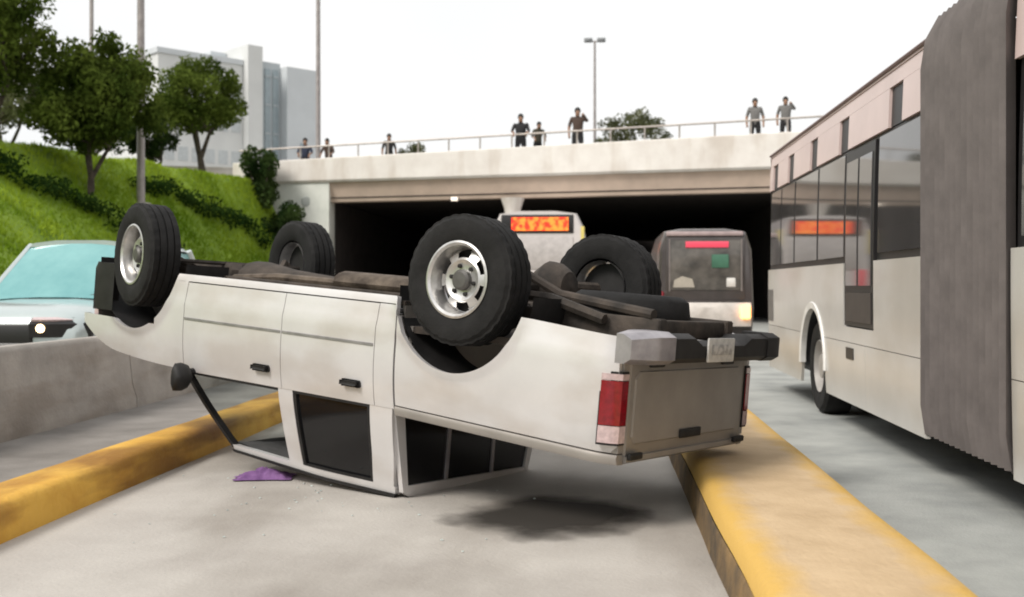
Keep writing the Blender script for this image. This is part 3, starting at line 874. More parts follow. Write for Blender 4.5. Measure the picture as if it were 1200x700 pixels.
# ---- tailgate
TX = BEDR
tg = MB().box((TX - 0.012, -0.708, 0.63), (TX + 0.04, 0.708, 1.168), 0.012).build('tailgate', paint_shaded, tk)
MB().loft([[(TX - 0.013, y, z) for y, z in pp] if i == 0 else [(TX - 0.022, y * 0.985, lerp(0.84, z, 0.965)) for y, z in pp] for i, pp in enumerate([[(-0.62, 0.70), (0.62, 0.70), (0.66, 0.74), (0.66, 1.05), (0.62, 1.09), (-0.62, 1.09), (-0.66, 1.05), (-0.66, 0.74)]] * 2)]).build('tailgate_pressing', paint_shaded, tg, smooth=20)
MB().box((TX - 0.03, 0.36, 0.655), (TX - 0.0125, 0.52, 0.682), 0.006).build('latch_slot', blackp, tg)
MB().box((TX - 0.03, -0.52, 0.655), (TX - 0.0125, -0.36, 0.682), 0.006).build('latch_slot', blackp, tg)
MB().box((TX - 0.035, -0.13, 1.04), (TX - 0.024, 0.13, 1.09), 0.005).build('handle', blackp, tg)
MB().loft([[(TX - 0.026, y, 1.148), (TX + 0.045, y, 1.148), (TX + 0.045, y, 1.178), (TX + 0.0, y, 1.190), (TX - 0.026, y, 1.175)] for y in (-0.705, 0, 0.705)]).build('top_edge', paint_shaded, tg)
for s in (-1, 1):
    MB().box((TX - 0.05, s * 0.64 - 0.07, 1.13), (TX - 0.027, s * 0.64 + 0.07, 1.165), 0.006).build('hinge_cover', blackp, tg)
MB().box((BEDR + 0.05, -0.74, 0.60), (BEDF - 0.02, 0.74, 0.64)).build('bed_floor', under, tk)
MB().box((BEDF - 0.03, -0.75, 0.60), (BEDF - 0.005, 0.75, 1.10)).build('bed_front_wall', paint_shaded, tk)
# ---- rear step bumper
BO = BEDR - 0.20                # outer face
rings = []
for q in lin_s(-1, 1, 41):
    y = q * 0.90
    e = max(0, abs(q) - 0.86) / 0.14
    drop = 0.04 * (1 - sstep(0.32, 0.38, abs(q)))
    xo = BO + 0.09 * e
    rings.append([(BEDR - 0.03, y, 0.495 + drop + 0.02 * e), (xo + 0.05, y, 0.485 + drop + 0.02 * e), (xo, y, 0.51 + drop + 0.02 * e), (xo, y, 0.615), (xo + 0.035, y, 0.643), (BEDR - 0.03, y, 0.643)])
rb = MB().loft(rings).build('rear_bumper', blackp, tk, smooth=40)
for s in (-1, 1):
    rr = []
    for q in lin_s(0.66, 1.0, 9):
        y = s * q * 0.905
        e = max(0, q - 0.86) / 0.14
        xo = BO - 0.006 + 0.09 * e
        rr.append([(BEDR - 0.025, y, 0.477 + 0.02 * e), (xo + 0.05, y, 0.477 + 0.02 * e), (xo, y, 0.503 + 0.02 * e), (xo, y, 0.621), (xo + 0.04, y, 0.648), (BEDR - 0.025, y, 0.648)])
    MB().loft(rr).build('corner_cap', chrome if s < 0 else blackp, rb, smooth=40)
    MB().box((BEDR - 0.05, s * 0.45 - 0.03, 0.51), (BEDR + 0.10, s * 0.45 + 0.03, 0.58)).build('bumper_bracket', under, rb)
lp = MB().box((BO - 0.016, -0.23, 0.505), (BO - 0.003, 0.10, 0.638), 0.004).build('licence_plate', platem, rb)
MB().box((BO - 0.020, -0.19, 0.540), (BO - 0.0165, 0.06, 0.598), 0.001).build('plate_characters', mat('plate_ink', (0.30, 0.29, 0.28), c2=(0.50, 0.48, 0.46), scale=30, lo=0.42, hi=0.58), lp)
# ---- chassis and running gear
fr = MB()
for s in (-1, 1):
    MB().box((-1.05, s * 0.42 - 0.045, 0.42), (3.55, s * 0.42 + 0.045, 0.55), 0.01).build('frame_rail', under, tk)
for x in (-0.98, -0.45, 0.45, 1.2, 1.9, 2.5, 3.4):
    MB().box((x - 0.05, -0.42, 0.43), (x + 0.05, 0.42, 0.53), 0.01).build('cross_member', under, tk)
MB().box((0.50, -0.79, 0.452), (2.60, 0.79, 0.478)).build('floor_pan', under, tk)
MB().box((2.55, -0.55, 0.56), (3.65, 0.55, 0.60)).build('engine_bay_panel', under, tk)
MB().box((2.55, -0.77, 0.478), (2.585, 0.77, 1.09)).build('firewall', under, tk)
MB().box((0.62, 0.05, 0.36), (1.55, 0.40, 0.452), 0.04).build('fuel_tank', under, tk)
MB().tube([(0.1, 0.0, 0.34), (1.0, 0.02, 0.41), (1.75, 0.0, 0.45)], 0.045, 10).build('drive_shaft', under, tk)
MB().loft([[(x, r * cos(a), 0.46 + 0.8 * r * sin(a)) for a in [2 * pi * k / 12 for k in range(12)]] for x, r in ((1.7, 0.07), (1.9, 0.12), (2.3, 0.15), (2.6, 0.20), (2.75, 0.2))]).build('gearbox', under, tk)
MB().box((2.75, -0.2, 0.33), (3.35, 0.2, 0.58), 0.05).build('oil_pan', under, tk)
ex = MB().tube([(2.7, -0.25, 0.44), (2.2, -0.27, 0.40), (1.55, -0.27, 0.40)], 0.03, 8)
exr = MB().tube([(0.75, -0.27, 0.40), (0.35, -0.30, 0.37), (0.05, -0.30, 0.20), (-0.3, -0.32, 0.34), (-1.0, -0.45, 0.40)], 0.03, 8)
exo = ex.build('exhaust_pipe', rust, tk)
exr.build('exhaust_tailpipe', under, tk)
MB().loft([[(x, -0.27 + 0.14 * q * cos(a), 0.385 + 0.075 * q * sin(a)) for a in [2 * pi * k / 14 for k in range(14)]] for x, q in ((0.75, 0.4), (0.80, 1), (1.50, 1), (1.55, 0.4))]).build('muffler', rust, exo)
DR = 0.05                       # the unloaded wheels hang away from the body
RZ = 0.298
ax = MB().tube([(RWX, -0.62, RZ), (RWX, -0.2, RZ), (RWX, 0.2, RZ), (RWX, 0.62, RZ)], 0.045, 10)
axo = ax.build('rear_axle', under, tk)
MB().lathe([(0.0, -0.14), (0.10, -0.12), (0.15, -0.04), (0.16, 0.03), (0.10, 0.12), (0.0, 0.14)], n=18, axis='x', c=(0, 0.04, RZ)).build('differential', under, axo)
for s in (-1, 1):
    MB().tube([(0.62, s * 0.50, 0.44), (0.3, s * 0.50, 0.35), (0, s * 0.50, RZ + 0.05), (-0.35, s * 0.50, 0.36), (-0.72, s * 0.50, 0.45)], 0.032, 6).build('leaf_spring', under, tk)
    MB().tube([(0.12, s * 0.42, RZ), (0.28, s * 0.36, 0.62)], 0.03, 8).build('shock_absorber', under, tk)
    MB().tube([(WB, s * 0.62, RZ + 0.03), (WB, s * 0.25, 0.46)], 0.04, 8).build('control_arm', under, tk)
    MB().tube([(WB - 0.22, s * 0.30, 0.46), (WB, s * 0.58, RZ)], 0.03, 6).build('control_arm', under, tk)
MB().tube([(WB - 0.15, -0.6, RZ + 0.04), (WB - 0.15, 0.6, RZ + 0.04)], 0.018, 6).build('tie_rod', under, tk)
# ---- wheels
def wheel(name, cx, s, steer, root, r=R_T, w=0.122, rim=0.215, mrim=steel):
    t = bpy.data.objects.new(name, None); t.empty_display_size = 0.1
    COL.objects.link(t); t.parent = root
    t.location = (cx, s * 0.765, RZ + (0.02 if cx > 1 else 0))
    t.rotation_euler = (0.02 * s, 0.5 * cx, steer + (pi if s < 0 else 0))
    prof = [(rim - 0.005, -w * 0.8), (rim + 0.02, -w * 0.93), (r - 0.075, -w), (r - 0.03, -w * 0.93), (r - 0.012, -w * 0.8)]
    tread = [-0.78, -0.48, -0.46, -0.40, -0.38, -0.06, -0.04, 0.04, 0.06, 0.38, 0.40, 0.46, 0.48, 0.78]
    groove = {-0.46, -0.40, -0.04, 0.04, 0.40, 0.46}
    for q in tread: prof.append((r - (0.012 if q in groove else 0), w * q))
    prof += [(r - 0.012, w * 0.8), (r - 0.03, w * 0.93), (r - 0.075, w), (rim + 0.02, w * 0.93), (rim - 0.005, w * 0.8)]
    n = 96
    rings = []
    for rr, h in prof:
        ring = []
        for k in range(n):
            a = 2 * pi * k / n
            q = rr
            if rr > r - 0.035 and 0.42 < abs(h / w) < 0.97 and (k + (1 if h > 0 else 0)) % 3 == 0: q -= 0.0055
            ring.append((q * cos(a), h, q * sin(a)))
        rings.append(ring)
    MB().grid(rings, close=True).build('tyre', rubber, t, smooth=28)
    rm = MB()
    rm.lathe([(rim, w * 0.84), (rim + 0.008, w * 0.94), (rim - 0.004, w * 0.97), (rim - 0.018, w * 0.86), (rim - 0.026, w * 0.55), (rim - 0.030, w * 0.1), (rim - 0.02, -w * 0.8)], n=48)
    # pressed disc with oval openings
    N = 96
    radii = [(rim - 0.028, 0.10), (rim - 0.05, 0.34), (rim - 0.085, 0.44), (0.118, 0.50), (0.098, 0.44), (0.085, 0.40), (0.06, 0.40)]
    o = len(rm.v)
    for rr, h in radii:
        rm.v += [(rr * cos(2 * pi * k / N), h * w, rr * sin(2 * pi * k / N)) for k in range(N)]
    for i in range(len(radii) - 1):
        for k in range(N):
            ph = k % 16
            if i == 1 and 3 <= ph <= 11: continue
            if i == 0 and 4 <= ph <= 10: continue
            rm.f.append((o + i * N + k, o + i * N + (k + 1) % N, o + (i + 1) * N + (k + 1) % N, o + (i + 1) * N + k))
    rmo = rm.build('rim', mrim, t, smooth=30)
    MB().lathe([(rim - 0.033, -w * 0.05), (0.0, -w * 0.05)], n=32).build('brake_drum', blackp, rmo)
    hb = MB().lathe([(0.062, w * 0.36), (0.060, w * 0.62), (0.045, w * 0.72), (0.0, w * 0.74)], n=24).build('hub_cap', mat('hub_dark', (0.12, 0.115, 0.11), rough=0.5, metal=0.5), rmo)
    for k in range(6):
        a = 2 * pi * k / 6 + 0.2
        MB().lathe([(0.014, w * 0.38), (0.013, w * 0.52), (0.0, w * 0.54)], n=6, c=(0.084 * cos(a), 0, 0.084 * sin(a))).build('lug_nut', blackp, rmo)
    return t
for s in (-1, 1):
    wheel('rear_wheel', RWX, s, 0.0, tk)
    wheel('front_wheel', WB, s, radians(13), tk)
# spare wheel slung under the bed
sp = bpy.data.objects.new('spare_wheel', None); COL.objects.link(sp); sp.parent = tk; sp.location = (-0.60, -0.02, 0.42)
sp.rotation_euler = (pi / 2, 0, 0)
MB().lathe([(0.20, -0.10), (0.30, -0.12), (0.345, -0.09), (0.36, 0.0), (0.345, 0.09), (0.30, 0.12), (0.20, 0.10)], n=40).build('tyre', rubber, sp, smooth=50)
MB().lathe([(0.205, -0.09), (0.18, -0.02), (0.06, 0.0), (0.05, 0.06), (0.0, 0.06)], n=32).build('rim', under, sp)
# ---- cab interior
def seat(x, y, w, hr=True):
    t = bpy.data.objects.new('seat', None); COL.objects.link(t); t.parent = tk; t.location = (x, y, 0)
    MB().box((0.0, -w / 2, 0.60), (0.50, w / 2, 0.76), 0.04).build('cushion', seatm, t)
    MB().loft([[(-0.08 - 0.16 * k + a, yy, 0.72 + k * 0.58) for a, yy in ((0, -w / 2 * q), (0.13, -w / 2 * q), (0.13, w / 2 * q), (0, w / 2 * q))] for k, q in ((0, 1), (0.3, 1), (0.85, 0.95), (1, 0.8))]).build('backrest', seatm, t)
    if hr:
        for yy in ((0,) if w < 0.7 else (-0.35, 0.35)):
            MB().box((-0.25, yy - 0.13, 1.33), (-0.15, yy + 0.13, 1.47), 0.03).build('headrest', seatm, t)
seat(1.62, -0.36, 0.50); seat(1.62, 0.36, 0.50); seat(0.80, 0, 1.25)
MB().loft([[(2.25, y, 0.75), (2.20, y, 0.98), (2.30, y, 1.06), (2.52, y, 1.07), (2.54, y, 0.75)] for y in (-0.74, 0, 0.74)]).build('dashboard', trim, tk)
MB().lathe([(0.185 + 0.016 * cos(a), 0.016 * sin(a)) for a in [2 * pi * k / 8 for k in range(9)]], n=28, axis='x', c=(2.08, 0.36, 1.0)).build('steering_wheel', blackp, tk)

# ------------------------------------------------------------------ articulated bus on the right
bus_w = mat('bus_white', (0.56, 0.545, 0.52), rough=0.32, var=0.05, scale=1.5, coat=0.3)
bus_p = mat('bus_pink_white', (0.66, 0.52, 0.50), rough=0.4, var=0.05, scale=1.5, coat=0.2)
bus_g = mat('bus_window_glass', (0.07, 0.066, 0.066), rough=0.05, var=0.2, scale=1.0, spec=1.0)
bus_k = mat('bus_black_frame', (0.015, 0.014, 0.015), rough=0.4)
bellm = mat('bellows_fabric', (0.135, 0.118, 0.114), rough=0.8, var=0.15, scale=4)
add_stains(bus_w, (0.86, 0.83, 0.79), (0.5, 0.5, 1.4), 0.38, 0.55)
BX = 2.20
bs = thing('articulated_bus', 'white articulated city bus with grey accordion bellows beside the median', 'bus', (BX, 7.0, 0))
OY = 7.0
BW = 2.5
YF, YJ0, YJ1, YR = 14.6, 7.65, 6.08, -4.5
ZS, ZROOF = 0.27, 3.03
WHY, WHR = 11.55, 0.60
def bside(x, z):                   # slight barrel of the side
    return 0.012 - 0.03 * ((z - 1.4) / 1.3) ** 2 if z > 1.4 else 0.012 - 0.015 * ((1.4 - z) / 1.1) ** 2
def bpanel(name, y0, y1, z0, z1, m, off=0.0, arch=False, parent=bs, th=0.03):
    ys = lin_s(y0, y1, 14)
    if arch:
        ys = sorted(set(ys + [WHY + WHR * cos(pi * k / 32) for k in range(33) if y0 < WHY + WHR * cos(pi * k / 32) < y1]))
    rings = []
    for y in ys:
        lo = z0
        if arch and abs(y - WHY) < WHR: lo = min(z1 - 0.002, max(z0, 0.48 + sqrt(WHR ** 2 - (y - WHY) ** 2)))
        o = [(-bside(y, lerp(lo, z1, k / 5)) + off, y - OY, lerp(lo, z1, k / 5)) for k in range(6)]
        rings.append(o + [(p[0] + th, p[1], p[2]) for p in o[::-1]])
    return MB().loft(rings).build(name, m, parent, smooth=35)
D0, D1 = 9.02, 10.10               # platform door
bpanel('skirt_panel', YJ0, D0 + 0.3, ZS, 0.80, bus_w)
AH = sqrt(WHR ** 2 - 0.32 ** 2) + 0.001
bpanel('skirt_panel', D0 + 0.306, WHY - AH, ZS, 0.80, bus_w, arch=True)
bpanel('skirt_panel', WHY + AH, YF - 0.15, ZS, 0.80, bus_w, arch=True)
bpanel('side_panel', YJ0, D0, 0.806, 1.50, bus_w)
bpanel('side_panel', D0, D1, 0.806, 0.94, bus_w)
bpanel('side_panel', D1, YF - 0.15, 0.806, 1.50, bus_w, arch=True)
rr = []
for k in range(33):
    a = pi * k / 32
    rr.append([(-0.025 + dx, WHY + q * cos(a) - OY, 0.48 + q * sin(a)) for dx, q in ((0.006, WHR - 0.012), (0, WHR + 0.05), (0.02, WHR + 0.06), (0.06, WHR - 0.012))])
MB().loft(rr).build('wheel_arch_trim', mat('bus_bright_white', (0.72, 0.71, 0.69), rough=0.35), bs)
MB().grid([[(dx, WHY + (WHR + 0.01) * cos(pi * k / 24) - OY, 0.48 + (WHR + 0.01) * sin(pi * k / 24)) for dx in (0.03, 0.6)] for k in range(25)]).build('wheel_well', bus_k, bs)
# windows with dark frames between them
bpanel('window_frame', YJ0 + 0.02, YF - 0.15, 1.503, 2.50, bus_k, off=0.03)
wins = [(7.78, 8.94), (10.16, 11.30), (11.38, 12.62), (12.70, 13.55), (13.62, 14.35)]
for a, b in wins:
    bpanel('window', a, b, 1.56, 2.47, bus_g, off=0.012, th=0.015)
HOP = (8.46, 10.2, 11.6, 12.95, 14.05)
bpanel('upper_band', YJ0, YF - 0.12, 2.805, 2.92, bus_p)
yy0 = YJ0
for yc in HOP + (None,):
    bpanel('upper_band', yy0, (yc - 0.19) if yc else YF - 0.12, 2.503, 2.803, bus_p)
    yy0 = yc + 0.19 if yc else 0
for yc in HOP:
    hw = bpanel('hopper_window', yc - 0.188, yc + 0.188, 2.505, 2.801, bus_k, off=0.022, th=0.02)
    bpanel('hopper_frame', yc - 0.188, yc - 0.165, 2.505, 2.801, mat('hopper_trim', (0.12, 0.10, 0.10)), off=0.004, th=0.02, parent=hw)
# door
dr = bpanel('platform_door', D0 + 0.02, D1 - 0.02, 0.95, 2.47, bus_k, off=0.006, th=0.03)
bpanel('door_glass', D0 + 0.09, (D0 + D1) / 2 - 0.03, 1.30, 2.38, bus_g, off=-0.002, th=0.01, parent=dr)
bpanel('door_glass', (D0 + D1) / 2 + 0.03, D1 - 0.09, 1.30, 2.38, bus_g, off=-0.002, th=0.01, parent=dr)
bpanel('kick_plate', D0 + 0.09, D1 - 0.09, 0.99, 1.24, mat('door_brown', (0.055, 0.045, 0.04)), off=-0.002, th=0.01, parent=dr)
bpanel('vent', 9.72, 10.0, 0.66, 0.76, bus_k, off=-0.006, th=0.01)
bpanel('front_corner_panel', 14.05, 14.42, 0.86, 1.25, mat('bus_grey', (0.14, 0.13, 0.125)), off=-0.008, th=0.01)
# roof, far side, ends
rr = []
for y in lin_s(YJ0, YF - 0.1, 8):
    rr.append([(0.02, y - OY, 2.923), (0.03, y - OY, 2.98), (0.10, y - OY, ZROOF), (0.6, y - OY, ZROOF + 0.06), (BW - 0.6, y - OY, ZROOF + 0.06), (BW - 0.10, y - OY, ZROOF), (BW, y - OY, 2.923)])
MB().loft(rr).build('roof', bus_p, bs, smooth=50)
MB().tube([(0.015, YJ0 - OY, 2.955), (0.015, YF - 0.15 - OY, 2.955)], 0.014, 6).build('drip_rail', mat('bus_drip_rail', (0.20, 0.14, 0.14)), bs)
MB().box((BW - 0.04, YJ0 - OY, ZS), (BW, YF - 0.2 - OY, 2.92)).build('far_side', bus_w, bs)
MB().box((0.25, YJ0 - OY, 0.32), (BW - 0.05, 10.7 - OY, 0.90)).build('floor', bus_k, bs)
MB().box((0.25, 12.3 - OY, 0.32), (BW - 0.05, YF - 0.3 - OY, 0.90)).build('floor', bus_k, bs)
MB().box((0.05, YJ0 - OY, 0.92), (BW - 0.05, YJ0 + 0.04 - OY, 2.9)).build('joint_frame', bus_k, bs)
MB().loft([[(0.0, YF - 0.15 - OY, z), (0.12, YF + dy - 0.06 - OY, z), (0.5, YF + dy - OY, z), (BW - 0.5, YF + dy - OY, z), (BW - 0.12, YF + dy - 0.06 - OY, z), (BW, YF - 0.15 - OY, z)] for z, dy in ((ZS, 0), (1.2, 0.02))]).build('front_panel', bus_w, bs)
MB().loft([[(0.02, YF - 0.15 - OY, z), (0.12, YF + dy - 0.06 - OY, z), (0.5, YF + dy - OY, z), (BW - 0.5, YF + dy - OY, z), (BW - 0.12, YF + dy - 0.06 - OY, z), (BW - 0.02, YF - 0.15 - OY, z)] for z, dy in ((1.203, 0.02), (2.92, -0.12))]).build('front_windscreen', bus_g, bs)
# bellows
rr = []
nf = 15
for i in range(nf * 2 + 1):
    y = lerp(YJ1, YJ0 - 0.003, i / (nf * 2)) - OY
    o = 0.035 if i % 2 else -0.035
    z1 = 3.10 - o
    rr.append([(o + 0.03, y, 0.30), (o, y, 0.5), (o, y, 2.75), (o + 0.03, y, 2.95), (o + 0.12, y, z1 - 0.02), (0.5, y, z1 + 0.02), (BW - 0.5, y, z1 + 0.02), (BW - 0.1 - o, y, z1 - 0.04), (BW - o, y, 2.75), (BW - o, y, 0.30)])
MB().grid(rr).build('bellows', bellm, bs, smooth=20)
MB().box((0.4, YJ1 - OY, 0.34), (BW - 0.4, YJ0 - OY, 0.50)).build('turntable', bus_k, bs)
# rear section running past the camera
for z0, z1 in ((ZS, 0.80), (0.806, 1.50)):
    bpanel('side_panel', YR, YJ1 - 0.004, z0, z1, bus_w)
bpanel('window_frame', YR, YJ1 - 0.02, 1.503, 2.50, bus_k, off=0.03)
y = YJ1 - 0.12
while y - 1.3 > YR:
    bpanel('window', y - 1.3, y, 1.56, 2.47, bus_g, off=0.012, th=0.015); y -= 1.38
bpanel('upper_band', YR, YJ1 - 0.004, 2.503, 2.92, bus_p)
MB().loft([[(0.02, y - OY, 2.923), (0.03, y - OY, 2.98), (0.10, y - OY, ZROOF), (0.6, y - OY, ZROOF + 0.06), (BW - 0.6, y - OY, ZROOF + 0.06), (BW - 0.10, y - OY, ZROOF), (BW, y - OY, 2.923)] for y in (YR, YJ1)]).build('roof', bus_p, bs, smooth=50)
MB().box((BW - 0.04, YR - OY, ZS), (BW, YJ1 - OY, 2.92)).build('far_side', bus_w, bs)
MB().box((0.06, YR - OY, ZS), (BW - 0.06, YR + 0.05 - OY, 2.92)).build('rear_panel', bus_w, bs)
MB().box((0.25, YR + 0.1 - OY, 0.32), (BW - 0.05, YJ1 - 0.01 - OY, 0.90)).build('floor', bus_k, bs)
def bus_wheel(root, x, y, r=0.48, side=-1):
    t = bpy.data.objects.new('wheel', None); COL.objects.link(t); t.parent = root; t.location = (x, y, r)
    MB().lathe([(0.27, side * 0.13), (0.30, side * 0.15), (r - 0.05, side * 0.15), (r - 0.01, side * 0.12), (r, side * 0.05), (r, -side * 0.12), (0.3, -side * 0.15)], n=40, axis='x').build('tyre', rubber, t)
    MB().lathe([(0.275, side * 0.12), (0.265, side * 0.14), (0.25, side * 0.05), (0.15, side * 0.02), (0.12, side * 0.12), (0.0, side * 0.13)], n=32, axis='x').build('rim', mat('bus_rim', (0.42, 0.40, 0.38), rough=0.5, metal=0.3), t)
    return t
bus_wheel(bs, 0.20, WHY - OY); bus_wheel(bs, BW - 0.2, WHY - OY, side=1)
bus_wheel(bs, BW - 0.2, 3.0 - OY, side=1)

# ------------------------------------------------------------------ city bus seen from behind at the underpass
b2 = thing('city_bus', 'white city bus seen from behind with a lit orange-red display at the underpass', 'bus', (-1.60, 30.0, 0))
b2w = mat('far_bus_white', (0.66, 0.62, 0.61), rough=0.4, var=0.04)
rr = []
for y, q in ((0.0, 0.94), (0.06, 0.985), (0.2, 1.0), (9.8, 1.0), (10.0, 0.97)):
    rr.append([(-1.25 * q, y, 0.35), (-1.27 * q, y, 1.2), (-1.22 * q, y, 2.9), (-1.05 * q, y, 3.25), (-0.5 * q, y, 3.32), (0.5 * q, y, 3.32), (1.05 * q, y, 3.25), (1.22 * q, y, 2.9), (1.27 * q, y, 1.2), (1.25 * q, y, 0.35)])
MB().loft(rr).build('body', b2w, b2, smooth=40)
dp = MB().box((-1.0, -0.03, 2.72), (0.96, 0.02, 3.22), 0.02).build('display_housing', bus_k, b2)
MB().box((-0.72, -0.045, 2.79), (0.82, -0.031, 3.15)).build('led_display', led_mat('led_red', (0.9, 0.03, 0.01), (1.0, 0.26, 0.03), 1.6, 7.0), dp)
MB().box((-0.95, -0.025, 1.75), (0.95, -0.002, 2.62), 0.01).build('rear_window', mat('far_bus_back', (0.50, 0.47, 0.46), rough=0.3), b2)
for s in (-1, 1):
    MB().box((s * 1.0 - 0.1, -0.04, 1.25), (s * 1.0 + 0.1, -0.005, 1.75), 0.01).build('tail_light', emit('tail_red', (0.8, 0.03, 0.06), 0.35) if 'tail_red' not in MATS else MATS['tail_red'], b2)
    MB().box((s * 1.20 - 0.04, -0.02, 2.2), (s * 1.20 + 0.05, 0.1, 2.9), 0.01).build('marker', mat('marker_yellow', (0.75, 0.62, 0.18), rough=0.4), b2)
    bus_wheel(b2, s * 1.05, 2.6, side=s)
    bus_wheel(b2, s * 1.05, 8.2, side=s)
MB().box((0.18, -0.03, 1.45), (0.40, -0.004, 1.62), 0.01).build('badge', mat('badge_green', (0.05, 0.30, 0.16)), b2)
MB().box((-1.2, -0.12, 0.38), (1.2, -0.01, 0.75), 0.03).build('bumper', bus_k, b2)

# ------------------------------------------------------------------ dark van ahead of the articulated bus
vn = thing('van', 'dark grey van seen from behind with white bumper and lit amber light', 'van', (1.93, 20.0, 0))
vk = mat('van_dark_paint', (0.060, 0.050, 0.048), rough=0.35, var=0.2, scale=3, coat=0.4)
rr = []
for y, q, zt in ((0.0, 0.955, 2.22), (0.08, 0.99, 2.30), (0.5, 1.0, 2.34), (3.2, 1.0, 2.32), (4.0, 0.97, 1.6), (4.4, 0.9, 0.95)):
    rr.append([(-0.83 * q, y, 0.35), (-0.86 * q, y, 0.9), (-0.82 * q, y, lerp(0.9, zt, 0.75)), (-0.72 * q, y, zt - 0.05), (-0.4 * q, y, zt), (0.4 * q, y, zt), (0.72 * q, y, zt - 0.05), (0.82 * q, y, lerp(0.9, zt, 0.75)), (0.86 * q, y, 0.9), (0.83 * q, y, 0.35)])
MB().loft(rr).build('body', vk, vn, smooth=45)
MB().box((-0.70, -0.03, 2.19), (0.66, 0.06, 2.27), 0.015).build('roof_lip', mat('van_lip', (0.42, 0.33, 0.33), rough=0.4), vn)
wf = MB().box((-0.72, -0.012, 1.05), (0.70, 0.03, 2.17), 0.02).build('tailgate', vk, vn)
MB().box((-0.64, -0.022, 1.22), (0.62, -0.013, 2.12), 0.006).build('rear_window', mat('van_window', (0.055, 0.052, 0.048), rough=0.12, c2=(0.16, 0.145, 0.13), scale=2.5), wf)
for a, b in ((-0.655, -0.635), (0.615, 0.64)):
    MB().box((a, -0.03, 1.2), (b, -0.0225, 2.13)).build('window_trim', mat('van_trim', (0.22, 0.19, 0.18)), wf)
MB().box((-0.36, -0.04, 1.98), (0.40, -0.023, 2.09), 0.006).build('brake_light', emit('brake_pink', (0.62, 0.06, 0.10), 0.55), vn)
MB().box((0.36, -0.035, 1.28), (0.52, -0.023, 1.44), 0.01).build('sticker', mat('sticker_white', (0.7, 0.68, 0.65)), vn)
MB().box((0.10, -0.033, 1.62), (0.40, -0.0225, 1.86), 0.01).build('sticker', mat('sticker_green', (0.06, 0.17, 0.11)), vn)
MB().prism([(-0.58, 1.27), (-0.20, 1.27), (-0.24, 1.42), (-0.42, 1.47), (-0.56, 1.40)], 'y', -0.03, -0.0225).build('sticker', mat('sticker_cream', (0.42, 0.38, 0.32)), vn)
MB().loft([[(x, -0.16 + 0.05 * abs(x), 0.58), (x, -0.20 + 0.08 * abs(x), 0.66), (x, -0.20 + 0.08 * abs(x), 0.92), (x, -0.14 + 0.05 * abs(x), 1.0), (x, -0.013, 1.0), (x, -0.013, 0.58)] for x in lin_s(-0.80, 0.78, 9)]).build('bumper', mat('van_bumper', (0.62, 0.57, 0.53), rough=0.4), vn)
MB().box((0.60, -0.215, 0.72), (0.76, -0.13, 0.95), 0.02).build('indicator_light', emit('amber_glow', (1.0, 0.42, 0.10), 5.0), vn)
MB().box((-0.86, -0.03, 0.95), (-0.74, 0.05, 1.2), 0.02).build('tail_light', redlens, vn)
for s in (-1, 1):
    for y in (0.8, 3.4):
        bus_wheel(vn, s * 0.72, y, r=0.33, side=s)

# ------------------------------------------------------------------ car behind the barrier
cr = thing('oncoming_car', 'pale silver car with teal-tinted glass and a lit headlight behind the concrete barrier', 'car', (-6.30, 13.45, 0.04), radians(-90 + 3))
cpm = mat('car_pale_paint', (0.50, 0.56, 0.56), rough=0.25, metal=0.35, var=0.04, scale=2, coat=0.6)
cgl = mat('car_teal_glass', (0.13, 0.34, 0.35), rough=0.06, c2=(0.22, 0.46, 0.46), scale=1.2, spec=0.9)
rr = []
for x, w, zb, zs, zt in ((-2.25, 0.78, 0.45, 0.95, 1.05), (-2.15, 0.86, 0.38, 1.02, 1.10), (-1.2, 0.92, 0.32, 1.06, 1.12), (0.2, 0.92, 0.32, 1.04, 1.12), (1.0, 0.92, 0.32, 1.02, 1.12), (1.5, 0.91, 0.32, 1.01, 1.10), (1.95, 0.89, 0.34, 0.98, 1.06), (2.15, 0.85, 0.36, 0.94, 1.0), (2.25, 0.80, 0.40, 0.90, 0.93), (2.30, 0.74, 0.44, 0.80, 0.82)):
    hp = [(w * 0.94, zb), (w, zb + 0.2), (w, (zb + zs) / 2 + 0.1), (w * 0.985, zs - 0.05), (w * 0.93, zs), (w * 0.70, (zs + zt) / 2 + 0.02), (w * 0.35, zt)]
    rr.append([(x, y, z) for y, z in hp] + [(x, -y, z) for y, z in hp[::-1]])
MB().loft(rr).build('body', cpm, cr, smooth=45)
def gquad(name, a, b, c, d, m, par=cr, n=6, bow=0.03):
    a, b, c, d = map(Vector, (a, b, c, d))
    nr = (b - a).cross(d - a).normalized()
    rows = []
    for i in range(n):
        t = i / (n - 1)
        rows.append([a.lerp(b, u).lerp(d.lerp(c, u), t) + nr * bow * (1 - (2 * u - 1) ** 2) for u in lin_s(0, 1, n)])
    bk = [[p - nr * 0.02 for p in r] for r in rows]
    return MB().grid(rows).grid(bk).build(name, m, par, smooth=60)
WB0, WR0 = 1.15, 0.30              # windscreen base / header
gquad('windscreen', (WB0, -0.78, 1.09), (WB0, 0.78, 1.09), (WR0, 0.62, 1.76), (WR0, -0.62, 1.76), cgl, bow=0.05)
gquad('rear_window', (-2.12, 0.72, 1.10), (-2.12, -0.72, 1.10), (-1.75, -0.60, 1.74), (-1.75, 0.60, 1.74), cgl)
for k in (-0.35, 0.25):
    MB().tube([(1.17, k, 1.10), (1.05, k + 0.42, 1.205)], 0.012, 5).build('wiper', bus_k, cr)
MB().box((0.46, -0.12, 1.58), (0.50, 0.12, 1.65), 0.01).build('rear_view_mirror', bus_k, cr)
